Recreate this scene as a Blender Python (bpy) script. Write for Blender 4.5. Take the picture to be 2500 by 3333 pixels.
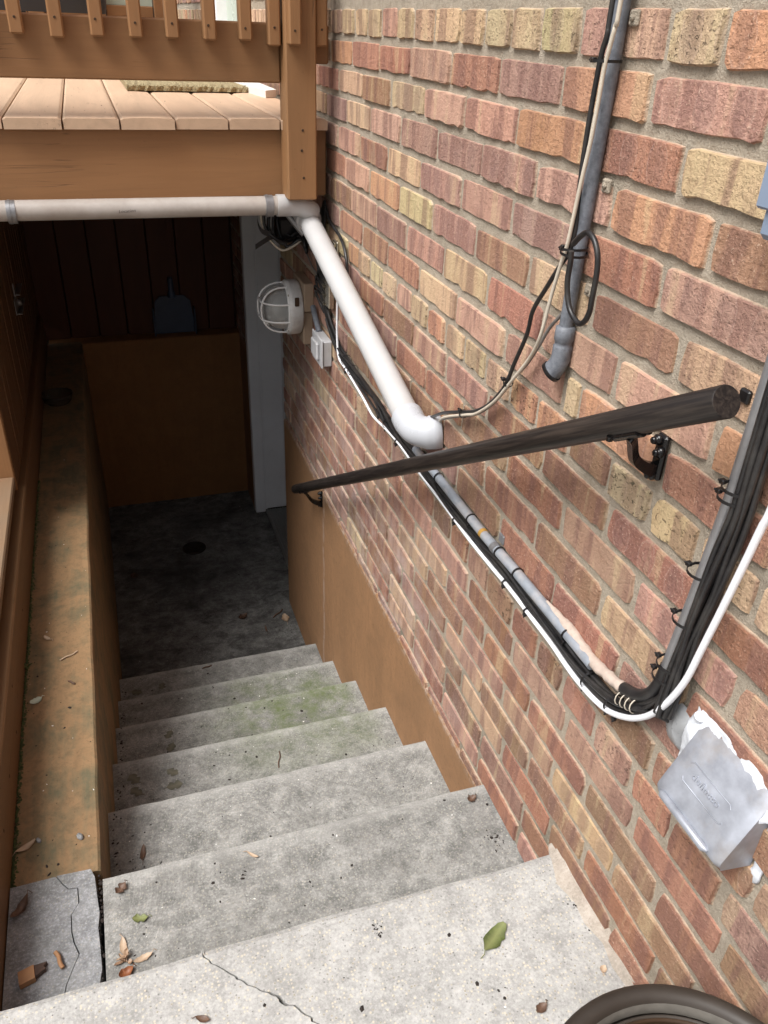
import bpy, math, random
from mathutils import Vector, Matrix, noise as mnoise
rad = math.radians
sc = bpy.context.scene
for o in list(bpy.data.objects):
    bpy.data.objects.remove(o)

# ---------------------------------------------------------------- camera
# axes: X towards the brick wall, Y along the wall down the stairs, Z up; the lens is the origin
W = .657                                    # plane of the brick wall
cd = bpy.data.cameras.new('camera')
cam = bpy.data.objects.new('camera', cd)
sc.collection.objects.link(cam)
rt = Vector((.9490322, -.31302839, .03675741))
dn = Vector((-.13190288, -.50038068, -.85569901))
fw = Vector((.28625078, .80723751, -.51616673))
cam.matrix_world = Matrix(((rt.x, -dn.x, -fw.x, 0), (rt.y, -dn.y, -fw.y, 0), (rt.z, -dn.z, -fw.z, 0), (0, 0, 0, 1)))
cd.sensor_fit = 'VERTICAL'
cd.sensor_height = 36
cd.lens = 28.48
cd.clip_start = .02
cd.clip_end = 500
sc.camera = cam

# ---------------------------------------------------------------- sky and sun (overcast)
SUN_EL, SUN_ROT = 57, 250
wd = bpy.data.worlds.new('World')
sc.world = wd
wd.use_nodes = True
nt = wd.node_tree
sky = nt.nodes.new('ShaderNodeTexSky')
sky.sky_type = 'NISHITA'
sky.sun_disc = False
sky.sun_elevation = rad(SUN_EL)
sky.sun_rotation = rad(SUN_ROT)
sky.dust_density = 6
sky.air_density = 1.0
sky.ozone_density = 1.0
hs = nt.nodes.new('ShaderNodeHueSaturation')   # cloud cover takes the blue out of the sky
hs.inputs['Saturation'].default_value = .4
nt.links.new(sky.outputs[0], hs.inputs['Color'])
nt.links.new(hs.outputs[0], nt.nodes['Background'].inputs[0])
nt.nodes['Background'].inputs[1].default_value = .06
sd = bpy.data.lights.new('sun', 'SUN')
sd.energy = 1.5
sd.angle = rad(32)
sd.color = (1, .99, .975)
sun = bpy.data.objects.new('sun', sd)
sc.collection.objects.link(sun)
_d = Vector((math.sin(rad(SUN_ROT)) * math.cos(rad(SUN_EL)), math.cos(rad(SUN_ROT)) * math.cos(rad(SUN_EL)), math.sin(rad(SUN_EL))))
sun.rotation_euler = _d.to_track_quat('Z', 'Y').to_euler()
sc.view_settings.view_transform = 'Standard'
sc.view_settings.look = 'None'
sc.view_settings.gamma = 1
sc.view_settings.exposure = 1.36
sc.view_settings.use_curve_mapping = False
sc.cycles.max_bounces = 6
sc.cycles.diffuse_bounces = 4

# ---------------------------------------------------------------- helpers
rnd = random.Random(7)
COL = sc.collection
def lin(r, g, b):
    f = lambda c: (c / 255 / 12.92) if c <= 10 else ((c / 255 + .055) / 1.055) ** 2.4
    return (f(r), f(g), f(b))
class MB:
    def __init__(s):
        s.v = []; s.f = []; s.smooth = set()
    def add(s, vs, fs, sm=False):
        b = len(s.v); s.v += [tuple(v) for v in vs]
        for f in fs:
            if sm: s.smooth.add(len(s.f))
            s.f.append(tuple(i + b for i in f))
    def box(s, x0, x1, y0, y1, z0, z1, bev=0.0):
        if bev <= 0:
            vs = [(x, y, z) for x in (x0, x1) for y in (y0, y1) for z in (z0, z1)]
            s.add(vs, [(0, 1, 3, 2), (4, 6, 7, 5), (0, 4, 5, 1), (2, 3, 7, 6), (0, 2, 6, 4), (1, 5, 7, 3)]); return
        c = Vector(((x0 + x1) / 2, (y0 + y1) / 2, (z0 + z1) / 2)); h = Vector(((x1 - x0) / 2, (y1 - y0) / 2, (z1 - z0) / 2))
        b = min(bev, h.x * .9, h.y * .9, h.z * .9)
        vs = []; idx = {}
        for sx in (-1, 1):
            for sy in (-1, 1):
                for sz in (-1, 1):
                    for a in range(3):
                        e = [h.x - b, h.y - b, h.z - b]; e[a] += b
                        idx[(sx, sy, sz, a)] = len(vs)
                        vs.append((c.x + sx * e[0], c.y + sy * e[1], c.z + sz * e[2]))
        fs = []
        S = (-1, 1)
        for a in range(3):
            o = [i for i in range(3) if i != a]
            for sg in S:
                q = []
                for (p, r) in ((-1, -1), (1, -1), (1, 1), (-1, 1)):
                    k = [0, 0, 0]; k[a] = sg; k[o[0]] = p; k[o[1]] = r
                    q.append(idx[(k[0], k[1], k[2], a)])
                if (sg > 0) != (a != 1): q.reverse()
                fs.append(q)
        for a in range(3):
            o = [i for i in range(3) if i != a]
            for p in S:
                for r in S:
                    k0 = [0, 0, 0]; k0[a] = -1; k0[o[0]] = p; k0[o[1]] = r
                    k1 = list(k0); k1[a] = 1
                    fs.append([idx[(*k0, o[0])], idx[(*k1, o[0])], idx[(*k1, o[1])], idx[(*k0, o[1])]])
        for sx in S:
            for sy in S:
                for sz in S:
                    fs.append([idx[(sx, sy, sz, 0)], idx[(sx, sy, sz, 1)], idx[(sx, sy, sz, 2)]])
        s.add(vs, fs)
    def rings(s, rs, cap=True, sm=True, closed=True):
        n = len(rs[0]); vs = [p for r in rs for p in r]; fs = []
        for i in range(len(rs) - 1):
            for j in range(n if closed else n - 1):
                k = (j + 1) % n
                fs.append((i * n + j, i * n + k, (i + 1) * n + k, (i + 1) * n + j))
        s.add(vs, fs, sm)
        if cap:
            s.add(rs[0], [tuple(range(n))[::-1]]); s.add(rs[-1], [tuple(range(n))])
    def tube(s, pts, r, n=10, cap=True):
        pts = [Vector(p) for p in pts]; rs = []
        prev = None
        for i, p in enumerate(pts):
            t = (pts[min(i + 1, len(pts) - 1)] - pts[max(i - 1, 0)]).normalized()
            if prev is None:
                u = Vector((0, 0, 1)) if abs(t.z) < .9 else Vector((1, 0, 0))
            else: u = prev
            u = (u - t * u.dot(t)).normalized(); prev = u; w = t.cross(u)
            rr = r[i] if isinstance(r, (list, tuple)) else r
            rs.append([p + (u * math.cos(a) + w * math.sin(a)) * rr for a in [2 * math.pi * j / n for j in range(n)]])
        s.rings(rs, cap)
    def lathe(s, prof, c, axis='Z', n=32, cap=False):
        # prof: (radius, height)
        rs = []
        for r, h in prof:
            ring = []
            for j in range(n):
                a = 2 * math.pi * j / n; u, v = r * math.cos(a), r * math.sin(a)
                q = {'Z': (u, v, h), 'X': (h, u, v), 'Y': (v, h, u)}[axis]
                ring.append((c[0] + q[0], c[1] + q[1], c[2] + q[2]))
            rs.append(ring)
        s.rings(rs, cap)
    def prism(s, poly, z0, z1):
        n = len(poly)
        b = [(x, y, z0) for x, y in poly]; t = [(x, y, z1) for x, y in poly]
        a = sum(poly[i][0] * poly[(i + 1) % n][1] - poly[(i + 1) % n][0] * poly[i][1] for i in range(n))
        fs = [tuple(range(n, 2 * n)), tuple(range(n))[::-1]] + [(i, (i + 1) % n, n + (i + 1) % n, n + i) for i in range(n)]
        if a < 0: fs = [f[::-1] for f in fs]
        s.add(b + t, fs)
    def mesh(s, name):
        me = bpy.data.meshes.new(name)
        me.from_pydata([tuple(v) for v in s.v], [], s.f)
        if s.smooth:
            fl = [i in s.smooth for i in range(len(s.f))]
            me.polygons.foreach_set('use_smooth', fl)
        me.update()
        return me
    def build(s, name, m, parent=None, **tags):
        return link(name, s.mesh(name), m, parent, **tags)
def link(name, me, m, parent=None, **tags):
    if m is not None and not me.materials: me.materials.append(m)
    o = bpy.data.objects.new(name, me)
    COL.objects.link(o)
    if parent is not None: o.parent = parent
    for k, v in tags.items(): o[k] = v
    return o
def thing(name, label, cat, loc=(0, 0, 0), group=None):
    # an Empty at the thing's base; parts are written in world coordinates and moved back by its location
    o = bpy.data.objects.new(name, None)
    o.empty_display_size = .05
    COL.objects.link(o)
    o.location = loc
    o['label'] = label; o['category'] = cat
    if group: o['group'] = group
    return o
def fix(*roots):
    # keep the world placement of parts written in world coordinates
    for r in roots:
        inv = Matrix.Translation(-Vector(r.location))
        for c in r.children: c.matrix_parent_inverse = inv
def spline(pts, k=6):
    P = [Vector(p) for p in pts]; out = []
    for i in range(len(P) - 1):
        a = P[max(i - 1, 0)]; b = P[i]; c = P[i + 1]; d = P[min(i + 2, len(P) - 1)]
        for j in range(k):
            t = j / k
            out.append(.5 * ((2 * b) + (c - a) * t + (2 * a - 5 * b + 4 * c - d) * t * t + (3 * b - a - 3 * c + d) * t ** 3))
    out.append(P[-1]); return out

# ---------------------------------------------------------------- materials
MATS = {}
class NT:
    def __init__(s, name):
        s.m = bpy.data.materials.new(name); s.m.use_nodes = True; s.t = s.m.node_tree
        s.b = s.t.nodes['Principled BSDF']
    def n(s, typ, **kw):
        nd = s.t.nodes.new('ShaderNode' + typ)
        for k, v in kw.items():
            if k in nd.inputs: s.set(nd.inputs[k], v)
            else: setattr(nd, k, v)
        return nd
    def set(s, i, v):
        if isinstance(v, bpy.types.NodeSocket): s.t.links.new(v, i)
        else:
            if i.type == 'RGBA' and len(v) == 3: v = (*v, 1)
            i.default_value = v
    def pos(s): return s.n('NewGeometry').outputs['Position']
    def map(s, v, scale=(1, 1, 1), loc=(0, 0, 0), rot=(0, 0, 0)):
        nd = s.n('Mapping'); s.set(nd.inputs[0], v)
        nd.inputs['Scale'].default_value = scale; nd.inputs['Location'].default_value = loc; nd.inputs['Rotation'].default_value = rot
        return nd.outputs[0]
    def noise(s, v, scale, detail=4, rough=.6, dist=0):
        nd = s.n('TexNoise'); s.set(nd.inputs['Vector'], v)
        nd.inputs['Scale'].default_value = scale; nd.inputs['Detail'].default_value = detail; nd.inputs['Roughness'].default_value = rough; nd.inputs['Distortion'].default_value = dist
        return nd.outputs['Fac']
    def vor(s, v, scale, out='Distance', feature='F1'):
        nd = s.n('TexVoronoi'); nd.feature = feature; s.set(nd.inputs['Vector'], v); nd.inputs['Scale'].default_value = scale
        return nd.outputs[out]
    def ramp(s, f, stops):
        nd = s.n('ValToRGB'); s.set(nd.inputs[0], f); cr = nd.color_ramp
        while len(cr.elements) < len(stops): cr.elements.new(.5)
        for e, (p, c) in zip(cr.elements, stops):
            e.position = p; e.color = (c, c, c, 1) if isinstance(c, (int, float)) else (*c, 1)
        return nd.outputs[0]
    def rng(s, f, a, b, c=0, d=1, smooth=True):
        nd = s.n('MapRange'); s.set(nd.inputs[0], f)
        if smooth: nd.interpolation_type = 'SMOOTHSTEP'
        for i, v in zip((1, 2, 3, 4), (a, b, c, d)): nd.inputs[i].default_value = v
        return nd.outputs[0]
    def math(s, op, a, b=0.0, c=None):
        nd = s.n('Math'); nd.operation = op; s.set(nd.inputs[0], a); s.set(nd.inputs[1], b)
        if c is not None: s.set(nd.inputs[2], c)
        return nd.outputs[0]
    def mix(s, f, a, b, mode='MIX'):
        nd = s.n('Mix'); nd.data_type = 'RGBA'; nd.blend_type = mode; nd.clamp_factor = True
        s.set(nd.inputs[0], f); s.set(nd.inputs[6], a); s.set(nd.inputs[7], b)
        return nd.outputs[2]
    def xyz(s, v):
        nd = s.n('SeparateXYZ'); s.set(nd.inputs[0], v); return nd.outputs
    def bump(s, h, strength=.3, dist=.002):
        nd = s.n('Bump'); nd.inputs['Strength'].default_value = strength; nd.inputs['Distance'].default_value = dist; s.set(nd.inputs['Height'], h)
        s.t.links.new(nd.outputs[0], s.b.inputs['Normal'])
    def out(s, col=None, rough=None, metal=None, spec=None):
        if col is not None: s.set(s.b.inputs['Base Color'], col)
        if rough is not None: s.set(s.b.inputs['Roughness'], rough)
        if metal is not None: s.b.inputs['Metallic'].default_value = metal
        if spec is not None: s.b.inputs['Specular IOR Level'].default_value = spec
        return s.m
def plain(name, col, rough=.5, metal=0, var=.15, scale=30, bump=.05, dirt=None, spec=.5):
    k = NT(name); p = k.pos()
    n = k.noise(p, scale, 5)
    c = k.mix(k.ramp(n, [(.3, 0), (.7, 1)]), tuple(x * (1 - var) for x in col), tuple(min(1, x * (1 + var)) for x in col))
    if dirt:
        dcol, amt = dirt
        c = k.mix(k.math('MULTIPLY', k.ramp(k.noise(p, scale * .35, 6, .7), [(.45, 0), (.75, 1)]), amt), c, dcol)
    k.bump(k.noise(p, scale * 12, 3), bump, .001)
    MATS[name] = k.out(c, k.rng(n, .2, .8, rough * .85, min(1, rough * 1.15)), metal, spec); return MATS[name]

def paint_wood(name, col, axis, dirt=.25, worn=(.10, .085, .05), grain=1.0):
    # brown stain/paint on timber; axis = direction of the grain
    k = NT(name); p = k.pos()
    s = [90, 90, 90]; s['XYZ'.index(axis)] = 4
    g = k.noise(k.map(p, tuple(s)), 1, 6, .65, .6)
    s2 = [14, 14, 14]; s2['XYZ'.index(axis)] = 1.2
    g2 = k.noise(k.map(p, tuple(s2)), 1, 4, .6, 1.5)
    big = k.noise(p, 2.2, 4)
    c = k.mix(k.ramp(g2, [(.3, 0), (.7, 1)]), tuple(x * .91 for x in col), tuple(x * 1.08 for x in col))
    c = k.mix(k.math('MULTIPLY', k.ramp(g, [(.56, 0), (.76, 1)]), .22 * grain), c, tuple(x * .55 for x in col))
    c = k.mix(k.math('MULTIPLY', k.ramp(big, [(.45, 0), (.75, 1)]), dirt), c, worn)
    sp = k.ramp(k.noise(p, 60, 3), [(.70, 0), (.76, 1)])
    c = k.mix(k.math('MULTIPLY', sp, .4), c, tuple(x * .4 for x in col))
    s3 = [42, 42, 42]; s3['XYZ'.index(axis)] = 1.6
    ck = k.math('ABSOLUTE', k.math('SUBTRACT', k.noise(k.map(p, tuple(s3), (3.1, 1.7, .4)), 1, 2, .5, .5), .5))
    ck = k.math('MULTIPLY', k.ramp(ck, [(.0, 1), (.012, 0)]), k.ramp(k.noise(p, 5.5, 2), [(.60, 0), (.65, 1)]))
    c = k.mix(k.math('MULTIPLY', ck, .55), c, tuple(x * .3 for x in col))
    k.bump(k.math('SUBTRACT', k.math('ADD', g, k.math('MULTIPLY', g2, 1.5)), k.math('MULTIPLY', ck, 2.0)), .35 * grain, .0015)
    MATS[name] = k.out(c, .55, 0, .35); return MATS[name]
BROWN = lin(147, 107, 71)
M_woodX = paint_wood('brown_painted_timber_along', BROWN, 'X')
M_woodZ = paint_wood('brown_painted_timber_upright', BROWN, 'Z')
M_deckend = None
M_woodY = paint_wood('brown_painted_deck_board', lin(196, 167, 140), 'Y', .10, (.3, .22, .16))
M_base = paint_wood('brown_painted_base_board', lin(112, 82, 55), 'Y', .2)
M_plank = paint_wood('weathered_plank', lin(138, 110, 84), 'Y', .7, (.15, .14, .11))
M_dark = paint_wood('dark_brown_boards', lin(84, 48, 30), 'Z', .3, (.05, .03, .02))
M_panel = paint_wood('brown_partition_boards', lin(106, 76, 50), 'Z', .2)
M_rawwood = paint_wood('grey_raw_wood', lin(158, 138, 118), 'Z', .5, (.2, .17, .14))

def concrete(name, base, dark, light, dirt=.4, moss=0.0, swirl=.5, speck=.5, stain=(.09, .085, .08), fleck=(.5, .46, .38)):
    k = NT(name); p = k.pos()
    big = k.noise(p, 3.5, 6, .65, .4)
    mid = k.noise(p, 22, 6, .7)
    fine = k.noise(p, 210, 4, .7)
    c = k.mix(k.ramp(mid, [(.34, 0), (.64, 1)]), dark, base)
    m2 = k.noise(p, 75, 5, .75)
    c = k.mix(k.math('MULTIPLY', k.ramp(m2, [(.36, 1), (.54, 0)]), .28), c, tuple(x * .62 for x in dark))
    c = k.mix(k.math('MULTIPLY', k.ramp(m2, [(.54, 0), (.7, 1)]), .28), c, light)
    c = k.mix(k.math('MULTIPLY', k.ramp(fine, [(.52, 0), (.70, 1)]), .45), c, light)
    c = k.mix(k.math('MULTIPLY', k.ramp(fine, [(.33, 1), (.45, 0)]), .4), c, tuple(x * .5 for x in dark))
    # swirls left by the trowel and broom
    cell = k.n('TexVoronoi'); cell.feature = 'SMOOTH_F1'; cell.inputs['Smoothness'].default_value = .25; k.set(cell.inputs['Vector'], k.map(p, (1, 1, 1), (.13, .07, 0))); cell.inputs['Scale'].default_value = 2.6
    arc_ = k.n('CombineXYZ'); k.set(arc_.inputs[0], k.math('MULTIPLY', cell.outputs['Distance'], 95.0)); k.set(arc_.inputs[1], k.math('MULTIPLY', k.noise(p, 5, 2), 9.0)); k.set(arc_.inputs[2], k.math('MULTIPLY', k.noise(p, 60, 3), 1.6))
    sw = k.math('MULTIPLY', k.ramp(k.noise(arc_.outputs[0], 1.0, 4, .7), [(.46, 0), (.62, 1)]), k.ramp(k.noise(p, 4.5, 3), [(.38, 0), (.58, 1)]))
    c = k.mix(k.math('MULTIPLY', sw, swirl * .18), c, light)
    vc = k.n('TexVoronoi'); k.set(vc.inputs['Vector'], p); vc.inputs['Scale'].default_value = 190
    fl = k.math('MULTIPLY', k.ramp(vc.outputs['Distance'], [(.25, 1), (.42, 0)]), k.ramp(k.xyz(vc.outputs['Color'])[0], [(.62, 0), (.66, 1)]))
    c = k.mix(k.math('MULTIPLY', fl, speck), c, fleck)
    fd = k.math('MULTIPLY', k.ramp(vc.outputs['Distance'], [(.2, 1), (.35, 0)]), k.ramp(k.xyz(vc.outputs['Color'])[1], [(.80, 0), (.84, 1)]))
    c = k.mix(k.math('MULTIPLY', fd, speck * .8), c, tuple(x * .35 for x in dark))
    c = k.mix(k.math('MULTIPLY', k.ramp(big, [(.45, 0), (.7, 1)]), dirt), c, stain)
    dm = k.noise(k.map(p, (1, 1.6, 1)), 9, 8, .78, .6)
    c = k.mix(k.math('MULTIPLY', k.ramp(dm, [(.44, 0), (.66, 1)]), dirt * .9), c, stain)
    c = k.mix(k.math('MULTIPLY', k.n('Attribute', attribute_name='wear').outputs['Fac'], .45), c, light)
    if moss:
        q = k.xyz(p)
        reg = k.math('MULTIPLY', k.math('MULTIPLY', k.rng(q[1], 1.45, 1.85), k.rng(q[1], 2.6, 2.15)), k.math('MULTIPLY', k.rng(q[0], .0, .38), k.rng(q[0], .66, .56)))
        mm = k.math('MULTIPLY', k.ramp(k.noise(p, 9, 7, .75), [(.36, 0), (.62, 1)]), reg)
        c = k.mix(k.math('MULTIPLY', mm, moss), c, lin(86, 98, 54))
    h = k.math('ADD', k.math('MULTIPLY', fine, 1.0), k.math('ADD', k.math('MULTIPLY', sw, .25 * swirl), k.math('MULTIPLY', mid, 1.5)))
    k.bump(h, .5, .002)
    MATS[name] = k.out(c, .9, 0, .25); return MATS[name]
M_step = concrete('step_concrete', lin(154, 153, 149), lin(108, 108, 105), lin(200, 199, 194), .40, .85, 1.0, .45, lin(80, 78, 74))
M_land = concrete('landing_concrete', lin(182, 181, 178), lin(150, 149, 146), lin(210, 208, 204), .16, 0, .25, .75, lin(124, 123, 118), lin(204, 194, 172))
M_floor = concrete('stairwell_floor_concrete', lin(134, 134, 132), lin(92, 91, 89), lin(164, 163, 160), .85, 0, .3, .3, (.03, .028, .026))
M_patch = concrete('old_grey_patch', lin(154, 155, 157), lin(118, 119, 121), lin(206, 209, 214), .35, .0, .1, .3, lin(104, 104, 94))
M_fillet = concrete('pinkish_mortar_fillet', lin(176, 167, 157), lin(148, 140, 130), lin(196, 188, 178), .3, 0, .2, .2, lin(150, 136, 120))
M_ground = concrete('yard_paving', lin(150, 146, 138), lin(120, 116, 110), lin(176, 172, 164), .4)

def painted_wall(name, col, olive, amt, streakaxis='Y', scuff=.0, drip=False):
    k = NT(name); p = k.pos()
    s = [40, 40, 40]; s['XYZ'.index(streakaxis)] = 5
    st = k.noise(k.map(p, tuple(s)), 1, 6, .7, .3)
    big = k.noise(p, 7, 7, .72, .5)
    c = k.mix(k.ramp(st, [(.3, 0), (.7, 1)]), tuple(x * .85 for x in col), tuple(x * 1.1 for x in col))
    c = k.mix(k.math('MULTIPLY', k.ramp(k.math('ADD', k.math('MULTIPLY', big, .65), k.math('MULTIPLY', st, .35)), [(.46, 0), (.6, 1)]), amt), c, olive)
    md = k.noise(p, 38, 7, .8, .4)
    c = k.mix(k.math('MULTIPLY', k.ramp(md, [(.48, 0), (.66, 1)]), amt * .45), c, tuple(x * .55 for x in olive))
    sp = k.ramp(k.noise(p, 130, 3), [(.62, 0), (.70, 1)])
    c = k.mix(k.math('MULTIPLY', sp, .5), c, tuple(x * .45 for x in col))
    if scuff:
        sc_ = k.math('MULTIPLY', k.ramp(k.noise(k.map(p, (1, 1, 3)), 14, 8, .8, 1), [(.62, 0), (.72, 1)]), scuff)
        c = k.mix(sc_, c, lin(176, 160, 146))
    if drip:    # a line of lime that has run down the wall, and a scuffed top edge
        q = k.xyz(p); wob = k.math('MULTIPLY', k.math('SUBTRACT', k.noise(k.map(p, (1, .2, 1)), 9, 3), .5), .05)
        dl = k.math('ABSOLUTE', k.math('SUBTRACT', k.math('ADD', q[1], wob), 2.50))
        dm_ = k.math('MULTIPLY', k.ramp(dl, [(.0, 1), (.016, 0)]), k.ramp(k.noise(p, 30, 5, .7), [(.35, 0), (.6, 1)]))
        c = k.mix(k.math('MULTIPLY', dm_, .7), c, lin(176, 160, 150))
        tp = k.math('MULTIPLY', k.rng(q[2], -1.52, -1.488), k.ramp(k.noise(p, 40, 5, .75), [(.45, 0), (.6, 1)]))
        c = k.mix(k.math('MULTIPLY', tp, .7), c, lin(168, 152, 140))
    k.bump(k.math('ADD', st, k.noise(p, 160, 3)), .35, .0015)
    MATS[name] = k.out(c, .75, 0, .3); return MATS[name]
M_ledge = painted_wall('brown_painted_concrete', lin(146, 117, 85), lin(102, 96, 74), .95)
M_backw = painted_wall('brown_painted_back_wall', lin(148, 104, 64), lin(120, 86, 54), .4, 'Z')
M_found = painted_wall('brown_painted_foundation', lin(148, 112, 80), lin(122, 94, 68), .5, 'Z', .25, True)

def brick_material():
    k = NT('common_brick')
    a = k.n('Attribute', attribute_name='bcol').outputs['Color']
    lo = k.n('Attribute', attribute_name='bco').outputs['Vector']     # y and z inside the brick, seed
    p = k.pos(); q = k.xyz(lo); sd_ = q[2]
    off = k.math('MULTIPLY', sd_, 37.0)
    ys = k.math('ADD', q[0], off)
    cv = k.n('CombineXYZ'); k.set(cv.inputs[0], ys); k.set(cv.inputs[1], k.math('MULTIPLY', q[1], .12)); k.set(cv.inputs[2], off)
    band = k.noise(cv.outputs[0], 24, 3, .55)
    tone = k.noise(cv.outputs[0], 9, 2, .5)
    c = k.mix(k.math('MULTIPLY', k.ramp(tone, [(.35, 1), (.65, 0)]), .5), a, k.mix(.5, a, lin(196, 150, 128)))
    c = k.mix(k.math('MULTIPLY', k.ramp(band, [(.49, 0), (.57, 1)]), .8), c, k.mix(.72, a, lin(122, 88, 82)))
    c = k.mix(k.math('MULTIPLY', k.ramp(band, [(.36, 1), (.42, 0)]), .65), c, k.mix(.55, a, lin(212, 190, 150)))
    # kiln marks: rounded dark ovals with a pale ring
    yl = k.math('SUBTRACT', k.math('MODULO', k.math('ADD', ys, 5.0), .062), .031)
    d2 = k.math('ADD', k.math('POWER', k.math('DIVIDE', yl, .019), 2), k.math('POWER', k.math('DIVIDE', q[1], .03), 2))
    d2 = k.math('ADD', d2, k.math('MULTIPLY', k.math('SUBTRACT', k.noise(p, 38, 4, .7), .5), 1.1))
    on = k.ramp(k.math('FRACT', k.math('MULTIPLY', sd_, 13.7)), [(.68, 0), (.74, 1)])
    c = k.mix(k.math('MULTIPLY', k.math('MULTIPLY', k.ramp(d2, [(.35, 1), (1.0, 0)]), on), .5), c, k.mix(.7, a, lin(126, 100, 96)))
    ring = k.math('MULTIPLY', k.ramp(d2, [(.70, 0), (.88, 1)]), k.ramp(d2, [(.94, 1), (1.0, 0)]))
    c = k.mix(k.math('MULTIPLY', k.math('MULTIPLY', ring, on), .28), c, lin(190, 164, 152))
    # blotches, pits, grit
    bl = k.noise(p, 26, 7, .75)
    gn = k.noise(p, 150, 4, .7)
    am = k.rng(k.math('FRACT', k.math('MULTIPLY', sd_, 7.31)), 0, 1, .15, 1.0, False)
    am2 = k.rng(k.math('FRACT', k.math('MULTIPLY', sd_, 23.7)), 0, 1, .1, 1.0, False)
    c = k.mix(k.math('MULTIPLY', k.ramp(bl, [(.33, 1), (.5, 0)]), .55), c, k.mix(.55, a, lin(140, 98, 78)))
    c = k.mix(k.math('MULTIPLY', k.ramp(bl, [(.54, 0), (.72, 1)]), .55), c, k.mix(.5, a, lin(208, 168, 144)))
    c = k.mix(k.math('MULTIPLY', k.ramp(gn, [(.36, 1), (.50, 0)]), k.math('MULTIPLY', am, .34)), c, k.mix(.6, a, lin(96, 66, 54)))
    c = k.mix(k.math('MULTIPLY', k.ramp(gn, [(.54, 0), (.70, 1)]), k.math('MULTIPLY', am, .34)), c, k.mix(.6, a, lin(216, 180, 156)))
    hd = k.n('Attribute', attribute_name='bhead').outputs['Fac']
    pit = k.noise(k.map(p, (1, 1, 1.6)), 115, 3, .6, 1.0)
    pit2 = k.noise(p, 230, 2, .5)
    pm = k.math('ADD', k.math('MULTIPLY', k.ramp(pit, [(.60, 0), (.66, 1)]), k.math('MULTIPLY', am2, k.math('MULTIPLY_ADD', hd, .75, .3))), k.math('MULTIPLY', k.ramp(pit2, [(.64, 0), (.70, 1)]), k.math('MULTIPLY', am2, .4)))
    c = k.mix(pm, c, k.mix(.8, a, (.04, .025, .02)))
    gr = k.ramp(k.noise(p, 300, 2), [(.64, 0), (.70, 1)])
    c = k.mix(k.math('MULTIPLY', gr, k.math('MULTIPLY', am, .45)), c, lin(222, 196, 174))
    sm = k.math('MULTIPLY', k.ramp(k.noise(p, 7, 5, .7), [(.58, 0), (.75, 1)]), .28)
    c = k.mix(sm, c, k.mix(.5, a, lin(112, 92, 84)))
    # lime bloom low on the wall
    z = k.xyz(p)[2]
    ef = k.math('MULTIPLY', k.ramp(k.noise(p, 11, 7, .75), [(.44, 0), (.64, 1)]), k.math('MULTIPLY', k.rng(z, -.80, -1.30), k.rng(k.xyz(p)[1], 1.0, 1.7)))
    c = k.mix(k.math('MULTIPLY', ef, .6), c, lin(182, 164, 158))
    eg = k.n('Attribute', attribute_name='bedge').outputs['Fac']
    em = k.math('MULTIPLY', k.rng(k.math('ADD', eg, k.math('MULTIPLY', k.math('SUBTRACT', k.noise(p, 70, 4), .5), .9)), .25, .75), .8)
    c = k.mix(em, c, lin(196, 176, 154))
    h = k.math('ADD', k.math('MULTIPLY', k.noise(p, 120, 5, .75), 1.0), k.math('ADD', k.math('MULTIPLY', k.math('ADD', bl, gn), 1.8), k.math('MULTIPLY', pm, -1.8)))
    k.bump(h, .8, .0032)
    MATS['brick'] = k.out(c, .88, 0, .25); return MATS['brick']
M_brick = brick_material()
def mortar_material():
    k = NT('lime_mortar'); p = k.pos()
    big = k.noise(p, 6, 5); mid = k.noise(p, 45, 6, .75); fine = k.noise(p, 420, 3, .7)
    c = k.mix(k.ramp(mid, [(.3, 0), (.7, 1)]), lin(158, 147, 131), lin(188, 177, 160))
    c = k.mix(k.math('MULTIPLY', k.ramp(fine, [(.35, 1), (.48, 0)]), .4), c, lin(128, 117, 102))
    c = k.mix(k.math('MULTIPLY', k.ramp(big, [(.5, 0), (.72, 1)]), .35), c, lin(200, 188, 172))
    q = k.xyz(p)
    dk = k.math('MULTIPLY', k.ramp(k.noise(p, 13, 6, .7), [(.42, 0), (.6, 1)]), k.rng(q[2], -1.15, -1.4))
    c = k.mix(k.math('MULTIPLY', dk, .6), c, lin(98, 98, 84))
    k.bump(k.math('ADD', k.math('MULTIPLY', mid, 2.2), k.math('ADD', fine, k.noise(p, 140, 4, .7))), .9, .004)
    MATS['mortar'] = k.out(c, .95, 0, .2); return MATS['mortar']
M_mortar = mortar_material()

M_pvc = plain('white_pvc', lin(184, 184, 184), .32, 0, .04, 14, .02, (lin(168, 158, 146), .18))
M_pvc_old = plain('dirty_white_pvc', lin(178, 172, 166), .4, 0, .06, 10, .03, (lin(126, 106, 90), .6))
M_elbow = plain('clean_white_pvc', lin(180, 183, 188), .3, 0, .03, 14, .02)
M_strap = plain('grey_metal_strap', lin(140, 140, 142), .45, .6, .15, 60, .05)
M_galv = plain('galvanised_steel', lin(160, 164, 173), .42, .4, .22, 30, .06, (lin(150, 132, 104), .55))
M_emt = plain('steel_conduit', lin(150, 150, 152), .38, .5, .08, 40, .04)
M_grey = plain('grey_pvc_conduit', lin(110, 114, 121), .55, 0, .12, 200, .08, (lin(52, 56, 64), .75))
M_greyblue = plain('grey_painted_box', lin(126, 140, 160), .45, 0, .05, 20, .03)
M_greyc = plain('grey_dusty_conduit', lin(138, 144, 152), .5, .1, .12, 60, .08, (lin(198, 184, 172), .55))
M_black = plain('black_cable', lin(34, 33, 34), .42, 0, .25, 60, .05, (lin(88, 84, 78), .35))
M_blk = plain('black_plastic', lin(24, 23, 24), .38, 0, .15, 60, .03)
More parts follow.
